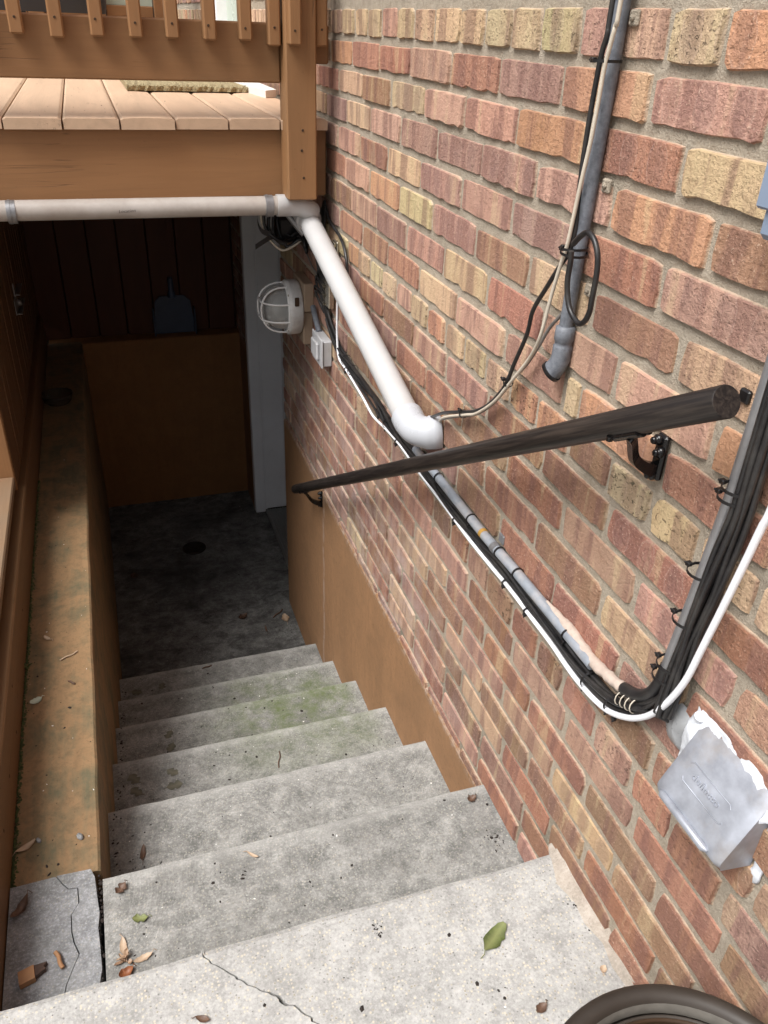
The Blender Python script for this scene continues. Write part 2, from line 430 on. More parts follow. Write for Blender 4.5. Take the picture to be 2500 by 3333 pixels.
M_iron = plain('black_painted_iron', lin(22, 21, 22), .25, .2, .1, 60, .03)
M_white = plain('white_cable', lin(226, 228, 232), .4, 0, .04, 40, .02)
M_cream = plain('cream_cable', lin(196, 186, 170), .45, 0, .08, 40, .03)
M_greycab = plain('grey_cable', lin(120, 116, 112), .45, 0, .1, 40, .03)
M_foam = plain('pinkish_mortar_splash', lin(182, 166, 154), .95, 0, .14, 90, .6)
M_caulk = plain('white_sealant', lin(204, 208, 214), .45, 0, .10, 60, .5)
M_putty = plain('grey_sealant', lin(142, 144, 146), .3, 0, .1, 50, .2)
M_lampw = plain('chipped_white_enamel', lin(214, 214, 212), .45, 0, .07, 30, .05, (lin(120, 100, 84), .4))
M_cage = plain('white_wire_guard', lin(226, 226, 224), .35, 0, .04, 30, .02)
M_boxp = plain('grey_plastic_box', lin(188, 188, 190), .4, 0, .05, 40, .03, (lin(120, 120, 112), .4))
M_zinc = plain('nickel_connector', lin(190, 184, 170), .25, .9, .1, 60, .02)
M_doorw = plain('white_painted_door', lin(236, 237, 238), .4, 0, .02, 8, .02, (lin(180, 178, 172), .2))
M_alu = plain('aluminium_threshold', lin(150, 150, 148), .45, .6, .12, 60, .05)
M_pot = plain('bronze_metal_pot', lin(46, 40, 35), .5, .0, .1, 12, .03, (lin(110, 102, 92), .12))
M_potin = plain('dark_pot_inside', lin(56, 48, 42), .35, .4, .2, 12, .03, (lin(96, 66, 34), .4))
M_potrim = plain('worn_pot_edge', lin(118, 114, 107), .45, .3, .15, 60, .05)
M_grill = plain('black_cover', lin(30, 30, 34), .5, 0, .2, 14, .1)
M_pan = plain('blue_grey_dustpan', lin(66, 78, 98), .5, 0, .1, 20, .03)
M_mat = plain('shaggy_door_mat', lin(150, 136, 104), .95, 0, .35, 160, .9, (lin(112, 104, 70), .6))
M_whitepl = plain('white_board', lin(222, 220, 214), .55, 0, .05, 20, .05)
M_chip = plain('cut_wood_face', lin(164, 122, 86), .7, 0, .08, 60, .1)
M_screw = plain('rusty_screw', lin(74, 56, 42), .55, .5, .3, 200, .1)
M_drain = plain('rusty_drain', lin(44, 38, 34), .8, .3, .3, 120, .4)
M_moss = plain('moss', lin(74, 84, 46), .95, 0, .4, 140, .9, (lin(46, 40, 28), .6))
M_smallspeck = plain('dark_debris', lin(38, 30, 26), .9, 0, .4, 120, .4)
M_greenglass = plain('pale_green_panel', lin(176, 190, 178), .3, 0, .05, 4, .0)
M_pencil = plain('pencil_marks', lin(92, 86, 82), .8, 0, .1, 200, .0)
M_print = plain('dark_print', lin(70, 70, 76), .6, 0, .2, 300, .0)
def rail_material():
    k = NT('black_grained_handrail'); p = k.pos()
    # grain along the rail: the rail falls .6 per metre of Y
    g = k.noise(k.map(k.map(p, (1, 1, 1), (0, 0, 0), (rad(30.9), 0, 0)), (190, 6, 190)), 1, 5, .7, .5)
    c = k.mix(k.ramp(g, [(.42, 0), (.7, 1)]), lin(26, 22, 21), lin(62, 55, 50))
    k.bump(g, .3, .001)
    return k.out(c, k.rng(g, .3, .7, .5, .35), 0, .4)
M_rail = rail_material()
def glass_material():
    k = NT('frosted_jar_glass'); p = k.pos()
    k.bump(k.n('TexWave', **{'Scale': 60.0}).outputs['Fac'], .25, .002)
    k.b.inputs['Transmission Weight'].default_value = .55
    k.b.inputs['IOR'].default_value = 1.4
    return k.out(lin(200, 202, 200), .28)
M_glass = glass_material()
M_bulb = plain('white_bulb', lin(220, 220, 214), .4, 0, .02, 10, 0)
def clear_material():
    k = NT('dark_bottle_glass'); k.b.inputs['Transmission Weight'].default_value = .8
    return k.out((.22, .18, .14), .08)
M_ash = clear_material()
def leaf_mat(name, a, b, vein):
    k = NT(name); p = k.n('TexCoord').outputs['Object']
    n = k.noise(p, 60, 5, .7); q = k.xyz(p)
    c = k.mix(k.ramp(n, [(.35, 0), (.65, 1)]), a, b)
    v = k.ramp(k.math('ABSOLUTE', q[1]), [(.0, 1), (.012, 0)])
    c = k.mix(k.math('MULTIPLY', v, .6), c, vein)
    k.bump(n, .4, .001)
    return k.out(c, .5, 0, .4)
M_lgreen = leaf_mat('green_leaf', lin(92, 102, 52), lin(62, 70, 38), lin(140, 144, 96))
M_ldry = leaf_mat('dry_tan_leaf', lin(176, 150, 124), lin(132, 104, 82), lin(196, 176, 152))
M_lbrown = leaf_mat('brown_leaf', lin(92, 68, 54), lin(56, 42, 36), lin(110, 86, 70))
M_lwet = leaf_mat('flattened_grey_leaf', lin(104, 102, 88), lin(78, 76, 66), lin(120, 116, 100))
M_lpale = leaf_mat('pale_leaf', lin(190, 200, 180), lin(168, 180, 160), lin(206, 214, 196))

# ---------------------------------------------------------------- the setting: ground, landing, floor
m = MB()
m.box(-40, -.62, -40, 60, -1.75, -1.36)
m.box(-.62, 40, -40, -2.2, -1.75, -1.34)
m.box(-.62, .9, 4.75, 60, -1.75, -1.36)
m.box(.9, 40, -2.2, 60, -1.75, -1.34)
m.build('ground', M_ground, kind='structure')

# landing in two slabs parted by a crack
crack = [(.003, .812), (.004, .790), (.022, .770), (.048, .744), (.060, .731), (.078, .715), (.094, .704), (.108, .690), (.116, .677), (.127, .673), (.140, .655), (.155, .637), (.166, .612), (.190, .590), (.212, .562), (.226, .52), (.25, .47), (.26, .38), (.30, .2), (.31, -.3), (.36, -2.2)]
gapw = [.0015, .0025, .002, .003, .003, .002, .004, .005, .005, .003, .003, .0025, .002, .002, .0015, .0015, .001, .001, .001, .001, .001]
_c = []; _g = []
for (p0, p1), (g0, g1) in zip(zip(crack[:-1], crack[1:]), zip(gapw[:-1], gapw[1:])):
    for j in range(3):
        t = j / 3; jx = rnd.uniform(-.003, .003) if j else 0
        _c.append((p0[0] + (p1[0] - p0[0]) * t + jx, p0[1] + (p1[1] - p0[1]) * t)); _g.append((g0 + (g1 - g0) * t) * .62)
crack = _c + [crack[-1]]; gapw = _g + [gapw[-1]]
def lip(x): return .803 + .0018 * math.sin(x * 9) + .0010 * math.sin(x * 31 + 1)
NOSE_Z = -1.306
def landing(name, poly_front, back_poly):
    # rounded nosing: stacked outlines, the front edge set back towards the top
    mb = MB(); prof = [(-1.47, .006), (-1.335, .004), (-1.318, .0), (-1.310, -.003), (-1.306, -.012)]
    n = len(poly_front)
    rings_ = []
    for z, d in prof:
        rings_.append([(x, y + d, z) for x, y in poly_front] + [(x, y, z) for x, y in back_poly])
    mb.rings(rings_, cap=True, sm=False)
    return mb
frontL = [(-1.2 + i * (1.2 + .0015) / 30, lip(-1.2 + i * (1.2 + .0015) / 30)) for i in range(31)]
frontR = [(.0055 + i * (.646 - .0055) / 24, lip(.0055 + i * (.646 - .0055) / 24)) for i in range(25)] + [(.652, .803 + .012), (W - .0015, .820)]
backL = [(x - g, y) for (x, y), g in zip(crack[1:], gapw[1:])] + [(-1.2, -2.2)]
backR = [(W - .0015, -2.2)] + [(x + g, y) for (x, y), g in zip(crack[1:], gapw[1:])][::-1]
lA = landing('l', frontL, backL); lB = landing('l', frontR, backR)
for f in lB.f: lA.f.append(tuple(i + len(lA.v) for i in f))
lA.v += lB.v
lA.box(-1.19, .64, -2.19, .78, -1.60, -1.35)
o_land = lA.build('landing', M_land, kind='structure')
# mortar fillet where the landing meets the wall
m = MB()
fy = [.818, .80, .77, .74, .70, .66, .62, .58, .52, .45, .38, .3, .15, 0, -.4]
fin = [.648, .638, .630, .622, .634, .630, .640, .636, .642, .638, .643, .64, .644, .642, .644]
ra_, rb_, rc_ = [], [], []
for y, x in zip(fy, fin):
    ra_.append((x + rnd.uniform(-.003, .003), y, -1.3052)); rb_.append((x + .012, y, -1.303 + rnd.uniform(-.001, .001))); rc_.append((W - .004, y, -1.294 + rnd.uniform(-.003, .003)))
rd_ = [(W + .002, y, -1.287) for y in fy]; re_ = [(x - .002, y, -1.31) for x, y in zip([p[0] for p in ra_], fy)]
m.rings([re_, ra_, rb_, rc_, rd_], cap=False, closed=False)
m.build('fillet', M_fillet, o_land)

m = MB(); m.box(-.30, .9, 2.60, 4.40, -2.62, -2.48)
o_floor = m.build('stairwell_floor', M_floor, kind='structure')

# ---------------------------------------------------------------- concrete stairs
NY = [1.102, 1.423, 1.740, 2.057, 2.365, 2.648]
NZ = [-1.461, -1.649, -1.826, -1.999, -2.169, -2.312]
stairs = thing('concrete_stairs', 'worn grey concrete stairs leading down beside the brick wall', 'stairs', (.245, 1.8, -2.48))
for i, (y, z) in enumerate(zip(NY, NZ)):
    yb = (NY[i - 1] if i else .80) - .06
    zb = (NZ[i + 1] if i < 5 else -2.48) - .04
    mb = MB(); N = 40
    x0 = -.1645 if i == 0 else -.169 + .001
    x1 = W - .0005 if i == 0 else W - .0085
    def front(d, zz, amp, sd):
        r = []
        for j in range(N + 1):
            x = x0 + (x1 - x0) * j / N
            w_ = .6 * amp * (mnoise.noise(Vector((x * 14, sd, i * 3.1))) + .6 * mnoise.noise(Vector((x * 60, sd + 5, i))))
            r.append((x, y + d + w_, zz + .6 * amp * mnoise.noise(Vector((x * 20, sd + 9, i)))))
        return r + [(x1, yb, zz), (x0, yb, zz)]
    mb.rings([front(-.006, zb, .0, 0), front(-.002, z - .03, .003, 1), front(0, z - .008, .003, 1), front(-.003, z - .002, .003, 1), front(-.011, z, .001, 1), front(-.04, z, 0, 2)], cap=True, sm=False)
    so = mb.build('step', M_step, stairs)
    n_ = N + 3; wa = so.data.attributes.new('wear', 'FLOAT', 'POINT')
    wv_ = [0.0] * len(mb.v)
    for r_i, val in ((2, .8), (3, 1.0), (4, .8)):
        for j in range(N + 1): wv_[r_i * n_ + j] = val * (.55 + .6 * abs(mnoise.noise(Vector((j * .37, i * 2.3, r_i)))))
    wa.data.foreach_set('value', wv_)
fix(stairs)
# grey patch beside the second tread, split by its old cracks
pc = [(-.238, 1.109), (-.228, 1.096), (-.211, 1.093), (-.209, 1.060), (-.223, 1.038), (-.222, 1.004), (-.218, .981), (-.209, .956), (-.218, .936), (-.231, .904), (-.236, .880), (-.24, .78)]
patch = thing('concrete_patch', 'cracked grey concrete patch beside the upper stairs at the bottom left', 'concrete slab', (-.25, .95, -1.5))
g_ = .0011
pl = [(-.3345, .78), (-.3345, 1.130)] + [(-.252, 1.131)] + [(x - g_, y) for x, y in pc]
pr = [(-.252 + .002, 1.131), (-.186, 1.128), (-.179, 1.108), (-.176, 1.068), (-.172, 1.027), (-.1755, .997), (-.173, .961), (-.171, .916), (-.175, .893), (-.174, .78)] + [(x + g_, y) for x, y in pc[::-1]]
for nm, pp, zz in (('slab', pl, -1.4625), ('slab', pr, -1.4605)):
    mb = MB(); mb.prism(pp, -1.56, zz); mb.build(nm, M_patch, patch)
mb = MB(); mb.box(-.334, -.175, .77, 1.10, -1.60, -1.5); mb.build('bedding', M_smallspeck, patch)
mb = MB()
for i in range(26):
    t = i / 25; y = 1.11 - t * .22; r = rnd.uniform(.002, .006)
    mb.lathe([(0.0005, r * .8), (r * .7, r * .5), (r, 0), (r * .6, -r * .6)], (-.170 + rnd.uniform(-.004, .004), y, -1.466 + rnd.uniform(-.004, .003)), 'Z', 6)
mb.build('rubble', M_smallspeck, patch, kind='stuff')
fix(patch)

# ---------------------------------------------------------------- retaining walls and foundation
def wobble_box(x0, x1, y0, y1, z0, z1, edge, n=70):
    # long wall along Y whose inner top edge (x1) wanders a little
    mb = MB(); rs = []
    for j in range(n + 1):
        y = y0 + (y1 - y0) * j / n
        w_ = edge * (mnoise.noise(Vector((y * 4, 1, 0))) + .5 * mnoise.noise(Vector((y * 13, 4, 0))))
        rs.append([(x0, y, z0), (x1, y, z0), (x1 + w_ * .3, y, z1 - .014), (x1 - .001 + w_, y, z1 - .004), (x1 - .006 + w_, y, z1), (x0, y, z1)])
    mb.rings(rs, cap=True, sm=False); return mb
lw = thing('retaining_wall', 'low brown painted concrete wall with a mossy top left of the stairs', 'wall', (-.25, 2.7, -2.5))
wobble_box(-.335, -.168, 1.1315, 4.338, -2.60, -1.475, .004).build('wall_body', M_ledge, lw); fix(lw)
bw = thing('retaining_wall', 'brown painted concrete wall closing the bottom of the stairwell', 'wall', (.2, 4.4, -2.5))
mb = MB(); mb.box(-.335, .9, 4.339, 4.75, -2.60, -1.487, .006); mb.build('wall_body', M_backw, bw); fix(bw)
fd = thing('foundation_wall', 'smooth brown painted foundation under the brick wall beside the stairs', 'wall', (W, 2.2, -2.5))
mb = MB(); rs = []
for j in range(61):
    y = 1.09 + (3.185 - 1.09) * j / 60
    zt = -1.488 + .0045 * mnoise.noise(Vector((y * 9, 2, 0))) + .003 * mnoise.noise(Vector((y * 31, 7, 0)))
    rs.append([(W + .04, y, -2.60), (W - .008, y, -2.60), (W - .008, y, zt - .006), (W - .005, y, zt), (W + .04, y, zt + .004)])
mb.rings(rs, cap=True, sm=False); mb.build('wall_body', M_found, fd)
mb = MB(); mb.box(W - .008, W + .04, 4.09, 4.338, -2.60, -1.49); mb.build('wall_body', M_found, fd); fix(fd)

# ---------------------------------------------------------------- brick wall
ROWS = {0: (-.0007, [.828, .927, 1.03, 1.128, 1.238, 1.338, 1.441, 1.548, 1.675, 1.786, 1.892, 1.999, 2.105, 2.209, 2.323, 2.437]),
 1: (-.0679, [.942, 1.158, 1.368, 1.578, 1.801, 2.009, 2.229, 2.436]), 2: (-.1337, [.854, 1.069, 1.286, 1.496, 1.705, 1.918, 2.129, 2.350, 2.551]),
 3: (-.2014, [.773, .982, 1.199, 1.409, 1.623, 1.841, 2.061, 2.272, 2.476]), 4: (-.2703, [.846, 1.056, 1.272, 1.486, 1.708, 1.925, 2.144, 2.351]),
 5: (-.3401, [.785, .988, 1.189, 1.403, 1.624, 1.829, 2.055, 2.274]), 6: (-.4108, [.902, 1.121, 1.335, 1.547, 1.772, 1.990, 2.210, 2.423]),
 7: (-.4838, [.978, 1.028, 1.242, 1.463, 1.678, 1.899, 2.109, 2.329]), 8: (-.5500, [.561, .670, .771, .873, .991, 1.098, 1.202, 1.306, 1.410, 1.508, 1.611, 1.716, 1.824, 1.930, 2.033, 2.136, 2.240]),
 9: (-.6151, [.856, 1.059, 1.284, 1.493, 1.692, 1.909, 2.119]), 10: (-.6830, [.763, .974, 1.18, 1.39, 1.599, 1.806]), 11: (-.7560, [.830, 1.044, 1.261]),
 12: (-.8240, [.758, .960, 1.174]), 13: (-.8958, [.86, 1.07]), 14: (-.9680, [.673, .778, .886, .978, 1.081, 1.194]), 15: (-1.0358, [.439, .646, .855, 1.064]),
 16: (-1.1020, [.561, .767, .972, 1.180]), 17: (-1.1640, [.659, .863, 1.073, 1.285]), 18: (-1.2260, [.519, .730, .942, 1.163]), 19: (-1.2945, [.838, 1.044, 1.262]),
 20: (-1.3630, [.931, 1.135, 1.348]), 21: (-1.4302, [.93, 1.135]), 22: (-1.496, [.8])}
HEAD = {0, 8, 14, -8}
for k_ in range(-1, -44, -1): ROWS[k_] = (.0855 - .0683 * (k_ + 1), [.9 + (.107 if k_ % 2 else 0)])
Y0, Y1 = -1.6, 6.6
PAL = {'pink': (194, 155, 136), 'red': (172, 125, 104), 'mauve': (164, 132, 120), 'orange': (196, 149, 117), 'tan': (206, 177, 145), 'yellow': (198, 180, 142), 'brown': (150, 120, 95), 'rust': (160, 117, 92)}
def pick(k_, y):
    r = rnd.random()
    if k_ in HEAD and k_ < 10: return rnd.choice(['tan', 'tan', 'yellow', 'yellow', 'pink', 'orange', 'tan'])
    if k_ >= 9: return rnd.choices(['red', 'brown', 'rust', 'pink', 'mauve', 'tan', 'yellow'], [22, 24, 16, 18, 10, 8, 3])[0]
    return rnd.choices(['pink', 'red', 'mauve', 'orange', 'tan', 'brown', 'yellow'], [26, 16, 20, 14, 10, 12, 3])[0]
FORCE = {(1, .85): 'pink', (3, .70): 'brown', (4, .95): 'red', (4, .75): 'pink', (2, .96): 'red', (1, 1.05): 'orange', (1, 1.26): 'mauve', (0, .98): 'tan', (7, .9): 'pink', (7, 1.13): 'pink', (9, 1.17): 'rust', (10, .87): 'pink', (9, .75): 'red', (8, .6): 'tan', (11, 1.15): 'red', (12, 1.07): 'red', (5, 1.5): 'pink', (4, 1.37): 'pink', (5, 1.3): 'brown', (2, 1.81): 'yellow', (2, .75): 'yellow', (6, 1.44): 'yellow', (6, 1.0): 'pink', (4, 1.81): 'tan', (4, 1.6): 'mauve', (3, .88): 'orange', (2, 1.18): 'orange', (3, 2.0): 'pink',
         (1, 1.69): 'pink', (7, 1.57): 'tan', (5, 1.72): 'yellow', (0, 1.18): 'yellow', (0, 1.29): 'yellow', (0, .87): 'yellow', (0, .78): 'orange', (3, 1.52): 'mauve', (8, .93): 'brown', (8, .82): 'yellow', (8, .72): 'yellow',
         (9, .95): 'brown', (10, 1.08): 'rust', (12, .86): 'red', (11, .94): 'brown', (11, .73): 'tan', (15, .75): 'pink', (14, .83): 'red', (16, .66): 'brown', (5, .89): 'brown', (5, 1.09): 'tan', (6, .8): 'pink', (7, .8): 'orange', (8, 1.35): 'yellow', (8, 1.46): 'tan'}
def cam_area(y0, y1, z0, z1):
    # size in the picture, to choose which bricks become parts of their own
    pts = []
    for y, z in ((y0, z0), (y1, z0), (y1, z1), (y0, z1)):
        P_ = Vector((W, y, z)); d = P_.dot(fw)
        if d < .15: return 0
        pts.append((P_.dot(rt) / d * 2637 + 1250, P_.dot(dn) / d * 2637 + 1666))
    a = abs(sum(pts[i][0] * pts[(i + 1) % 4][1] - pts[(i + 1) % 4][0] * pts[i][1] for i in range(4))) / 2
    cx = sum(p[0] for p in pts) / 4; cy = sum(p[1] for p in pts) / 4
    if not (-60 < cx < 2580 and -60 < cy < 3400): return 0
    if y0 > 2.5 and z1 < -.22: return a * .1
    if z1 < -1.25 and y1 < .3: return 0
    return a
BR = []
for k_, (zc, js) in ROWS.items():
    pit_ = .1045 if k_ in HEAD else .2135
    js = sorted(js)
    while js[-1] < Y1: js.append(js[-1] + pit_ + rnd.uniform(-.006, .006))
    while js[0] > Y0: js.insert(0, js[0] - pit_ + rnd.uniform(-.006, .006))
    up = ROWS.get(k_ - 1, (zc + .0683,))[0]; dnz = ROWS.get(k_ + 1, (zc - .0683,))[0]
    top = (zc + up) / 2; bot = (zc + dnz) / 2
    if k_ == 0: top = zc + .0345
    if k_ == -1: bot = zc - .0345
    for a, b in zip(js[:-1], js[1:]):
        if b > 3.19 and a < 4.09 and bot < -.43:      # doorway to the basement
            if a < 3.12: b = 3.19
            elif b > 4.16 and a > 3.19: a = 4.09
            else: continue
        if b > 3.62 and a < 4.42 and top > -.18 and bot < 1.25:   # doorway on the deck
            if a < 3.57: b = 3.62
            elif b > 4.47: a = 4.42
            else: continue
        BR.append((cam_area(a, b, bot, top), k_, a, b, bot, top))
BR.sort(key=lambda t: -t[0])
def brick_mesh(k_, a, b, bot, top):
    jw = rnd.uniform(.0045, .0075); jt = rnd.uniform(.0055, .008); jb = rnd.uniform(.0065, .0095)
    y0, y1, z0, z1 = a + jw, b - rnd.uniform(.0045, .0075), bot + jb, top - jt
    w, h = y1 - y0, z1 - z0
    cy, cz = (y0 + y1) / 2, (z0 + z1) / 2
    # irregular outline, more ragged below
    per = []
    nb = 9 if w > .12 else 5; ntp = 5 if w > .12 else 3
    c_ = lambda: rnd.choice([rnd.uniform(.0005, .002), rnd.uniform(.001, .005)])
    bow = rnd.uniform(-.001, .001); rag = rnd.choice([.0006, .0012, .0022])
    for i in range(nb): per.append((y0 + w * (i + rnd.uniform(.3, .7)) / nb, z0 + rnd.uniform(-rag, rag) + (rnd.uniform(0, .005) if rnd.random() < .15 else 0)))
    per.append((y1 - c_(), z0 + c_())); per.append((y1 + rnd.uniform(-.0025, .0015), cz + rnd.uniform(-.01, .01))); per.append((y1 - c_(), z1 - c_()))
    for i in range(ntp): per.append((y1 - w * (i + rnd.uniform(.3, .7)) / ntp, z1 + bow + rnd.uniform(-.0011, .0008)))
    per.append((y0 + c_(), z1 - c_())); per.append((y0 + rnd.uniform(-.0015, .0025), cz + rnd.uniform(-.01, .01))); per.append((y0 + c_(), z0 + c_()))
    pr_ = rnd.uniform(.0030, .0072); tl = rnd.uniform(-.008, .008); tz = rnd.uniform(-.02, .02)
    def ring(dx, ins):
        r = []
        for (y, z) in per:
            fy_ = 1 - ins * 2 / w; fz_ = 1 - ins * 2 / h
            yy, zz = cy + (y - cy) * fy_, cz + (z - cz) * fz_
            r.append((W - pr_ + dx + (yy - cy) * tl + (zz - cz) * tz, yy, zz))
        return r
    mb = MB()
    mb.rings([ring(.0085, -.0014), ring(0, .0014)], cap=False, sm=False)
    n = len(per); mb.f.append(tuple(range(n, 2 * n)))
    if k_ is not None:
        best = None
        for (kk, yy), c in FORCE.items():
            if kk == k_ and a < yy < b: best = c
        c = PAL[best or pick(k_, cy)]
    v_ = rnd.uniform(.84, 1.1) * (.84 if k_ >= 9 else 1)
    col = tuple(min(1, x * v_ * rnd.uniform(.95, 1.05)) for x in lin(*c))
    seed = rnd.random()
    return mb, col, [(v[1] - cy, v[2] - cz, seed) for v in mb.v], 1.0 if (k_ in HEAD) else 0.0
def attrs(me, cols, loc, hd, ed):
    ca = me.attributes.new('bcol', 'FLOAT_COLOR', 'POINT'); ca.data.foreach_set('color', [x for c in cols for x in (*c, 1)])
    ea = me.attributes.new('bedge', 'FLOAT', 'POINT'); ea.data.foreach_set('value', ed)
    va = me.attributes.new('bco', 'FLOAT_VECTOR', 'POINT'); va.data.foreach_set('vector', [x for v in loc for x in v])
    ha = me.attributes.new('bhead', 'FLOAT', 'POINT'); ha.data.foreach_set('value', hd)
wall = thing('brick_wall', 'tall reddish common brick house wall with sandy mortar joints', 'wall', (W, 2.5, -1.49))
rest = MB(); rc, rl, rh, re2 = [], [], [], []
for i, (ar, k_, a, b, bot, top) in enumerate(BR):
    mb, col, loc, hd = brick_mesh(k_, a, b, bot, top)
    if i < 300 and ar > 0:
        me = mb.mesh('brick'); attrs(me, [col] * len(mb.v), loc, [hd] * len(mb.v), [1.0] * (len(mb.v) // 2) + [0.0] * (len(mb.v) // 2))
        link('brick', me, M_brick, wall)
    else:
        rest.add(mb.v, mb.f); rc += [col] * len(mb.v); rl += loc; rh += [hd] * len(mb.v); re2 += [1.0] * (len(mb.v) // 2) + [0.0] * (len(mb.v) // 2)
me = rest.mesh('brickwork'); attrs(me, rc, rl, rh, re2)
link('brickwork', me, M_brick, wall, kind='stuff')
# mortar bed behind the bricks, left open at the doorways
mb = MB()
TOPZ = 3.0
mb.box(W, W + .25, Y0, 3.19, -1.62, TOPZ)
mb.box(W, W + .25, 3.19, 4.09, -.43, -.18)
mb.box(W, W + .25, 3.19, 3.62, -.18, TOPZ)
mb.box(W, W + .25, 3.62, 4.42, 1.25, TOPZ)
mb.box(W, W + .25, 4.09, 4.42, -1.62, -.18)
mb.box(W, W + .25, 4.42, Y1, -1.62, TOPZ)
mb.build('mortar', M_mortar, wall)
fix(wall)

# ---------------------------------------------------------------- doors
dr = thing('basement_door', 'white basement door frame under the deck beside the stairwell floor', 'door', (.8, 3.6, -2.48))
mb = MB(); mb.box(.704, .86, 4.052, 4.085, -2.455, -.45, .003); mb.box(.70, .712, 4.045, 4.06, -2.455, -.45, .002); mb.build('jamb', M_doorw, dr)
mb = MB(); mb.box(W - .012, .703, 4.049, 4.10, -2.475, -.45, .004); mb.build('casing', M_doorw, dr)
mb = MB(); mb.box(.704, .86, 3.191, 3.22, -2.455, -.45, .003); mb.build('jamb', M_doorw, dr)
mb = MB(); mb.box(.82, .86, 3.222, 4.05, -2.44, -.47, .003)
for z0, z1 in ((-2.30, -1.60), (-1.45, -.60)):
    mb.box(.815, .8201, 3.33, 3.94, z0, z1, .002)
mb.build('door_panel', M_doorw, dr)
mb = MB(); mb.box(.704, .90, 3.191, 4.05, -2.479, -2.462)
for i in range(7): mb.box(.708 + i * .015, .716 + i * .015, 3.195, 4.045, -2.463, -2.455, .002)
mb.build('threshold', M_alu, dr); fix(dr)
d2 = thing('deck_door', 'white framed glass door in the brick wall beyond the deck railing', 'door', (W, 4.0, -.2))
mb = MB(); mb.box(W - .03, W + .08, 3.62, 3.70, -.18, 1.25, .004); mb.box(W - .03, W + .08, 4.34, 4.42, -.18, 1.25, .004); mb.box(W - .03, W + .08, 3.701, 4.339, 1.17, 1.25, .004); mb.box(W - .03, W + .08, 3.701, 4.339, -.18, -.08, .004); mb.build('frame', M_doorw, d2)
mb = MB(); mb.box(W + .02, W + .03, 3.70, 4.34, -.08, 1.17); mb.build('pane', M_greenglass, d2); fix(d2)

# ---------------------------------------------------------------- deck
deck = thing('timber_deck', 'brown painted timber deck with railing bridging the top of the stairs', 'deck', (-.6, 2.43, -.44))
mb = MB(); mb.box(-2.4, .640, 2.430, 2.470, -.437, -.261, .003); mb.build('rim_joist', M_woodX, deck)
for y in (2.85, 3.25, 3.65, 4.05, 4.45, 4.85):
    mb = MB(); mb.box(-2.4, .640, y, y + .04, -.437, -.262); mb.build('joist', M_woodX, deck)
mb = MB(); mb.box(-2.4, .640, 5.2, 5.24, -.437, -.262); mb.build('rim_joist', M_woodX, deck)
bx = -.197 - .1405 * 14
for i in range(20):
    x0 = bx + .1405 * i; x1 = x0 + .1405
    if i == 19: x1 = .638
    f_ = 2.405 + rnd.uniform(-.008, .008)
    mb = MB(); n = 20
    # slightly cupped board with rounded edges
    prof = []
    cup = rnd.uniform(-.001, .0035)
    for j in range(n + 1):
        t = j / n; e = min(t, 1 - t) * 20
        prof.append((x0 + .0022 + (x1 - x0 - .0044) * t, -.2335 + cup * (1 - (2 * t - 1) ** 2) - (.004 if e < .5 else 0)))
    prof += [(x1 - .0025, -.2605), (x0 + .0025, -.2605)]
    rs = [[(x, y, z - d * (.5 if z > -.25 else 0)) for x, z in prof] for y, d in ((f_, .003), (f_ + .003, 0), (3.0, 0), (4.2, 0), (5.22, 0))]
    mb.rings([r[::-1] for r in rs], cap=True, sm=False)
    mb.build('deck_board', M_woodY, deck)
def screw(parent, x, y, z, r=.0035):
    mb = MB(); mb.lathe([(r, 0.0005), (r, -.0012), (r * .55, -.0012), (r * .4, -.0002), (.0002, -.0002)], (x, y, z), 'Y', 10)
    return mb.build('screw', M_screw, parent)
# post and railing
mb = MB(); mb.box(.5095, .592, 2.345, 2.4285, -.434, 1.05, .004); post = mb.build('post', M_woodZ, deck)
for z in (-.255, -.305, -.375): screw(post, .553 + rnd.uniform(-.004, .004), 2.345, z)
mb = MB(); mb.box(-2.4, .508, 2.402, 2.440, -.147, -.009, .004); mb.build('bottom_rail', M_woodX, deck)
mb = MB(); mb.box(-2.4, .508, 2.402, 2.440, .72, .81, .004); mb.build('top_rail', M_woodX, deck)
for z0, z1 in ((-.10, -.009), (.72, .81)):
    mb = MB(); mb.box(.593, .640, 2.402, 2.440, z0, z1, .004); mb.build('rail_block', M_woodX, deck)
PX = [(-.141 - .0905 * k_, 0) for k_ in range(24, 0, -1)] + [(-.141, 0), (-.052, -.005), (.040, 0), (.130, 0), (.2175, .001), (.309, 0), (.399, .002), (.472, -.008)]
for x, dz in PX:
    mb = MB(); mb.box(x, x + .032, 2.3655, 2.4015, -.053 + dz, .86, .004); pk = mb.build('picket', M_woodZ, deck)
    if x > -.5: screw(pk, x + .016 + rnd.uniform(-.004, .004), 2.3655, -.018 + rnd.uniform(-.006, .004), .003)
mb = MB(); mb.box(.513, .545, 2.309, 2.3445, -.056, .86, .004); pk = mb.build('picket', M_woodZ, deck); screw(pk, .528, 2.309, -.024, .003)
mb = MB(); mb.box(.5955, .6275, 2.3655, 2.4015, -.058, .86, .004); pk = mb.build('picket', M_woodZ, deck); screw(pk, .612, 2.3655, -.02, .003)
# skirting below the deck on the left, facing the stairs
for i in range(14):
    x1 = -.361 - .142 * i
    mb = MB(); mb.box(x1 - .140, x1, 2.492, 2.512, -1.36, -.4385, .003); mb.build('skirting_board', M_woodZ, deck)
fix(deck)

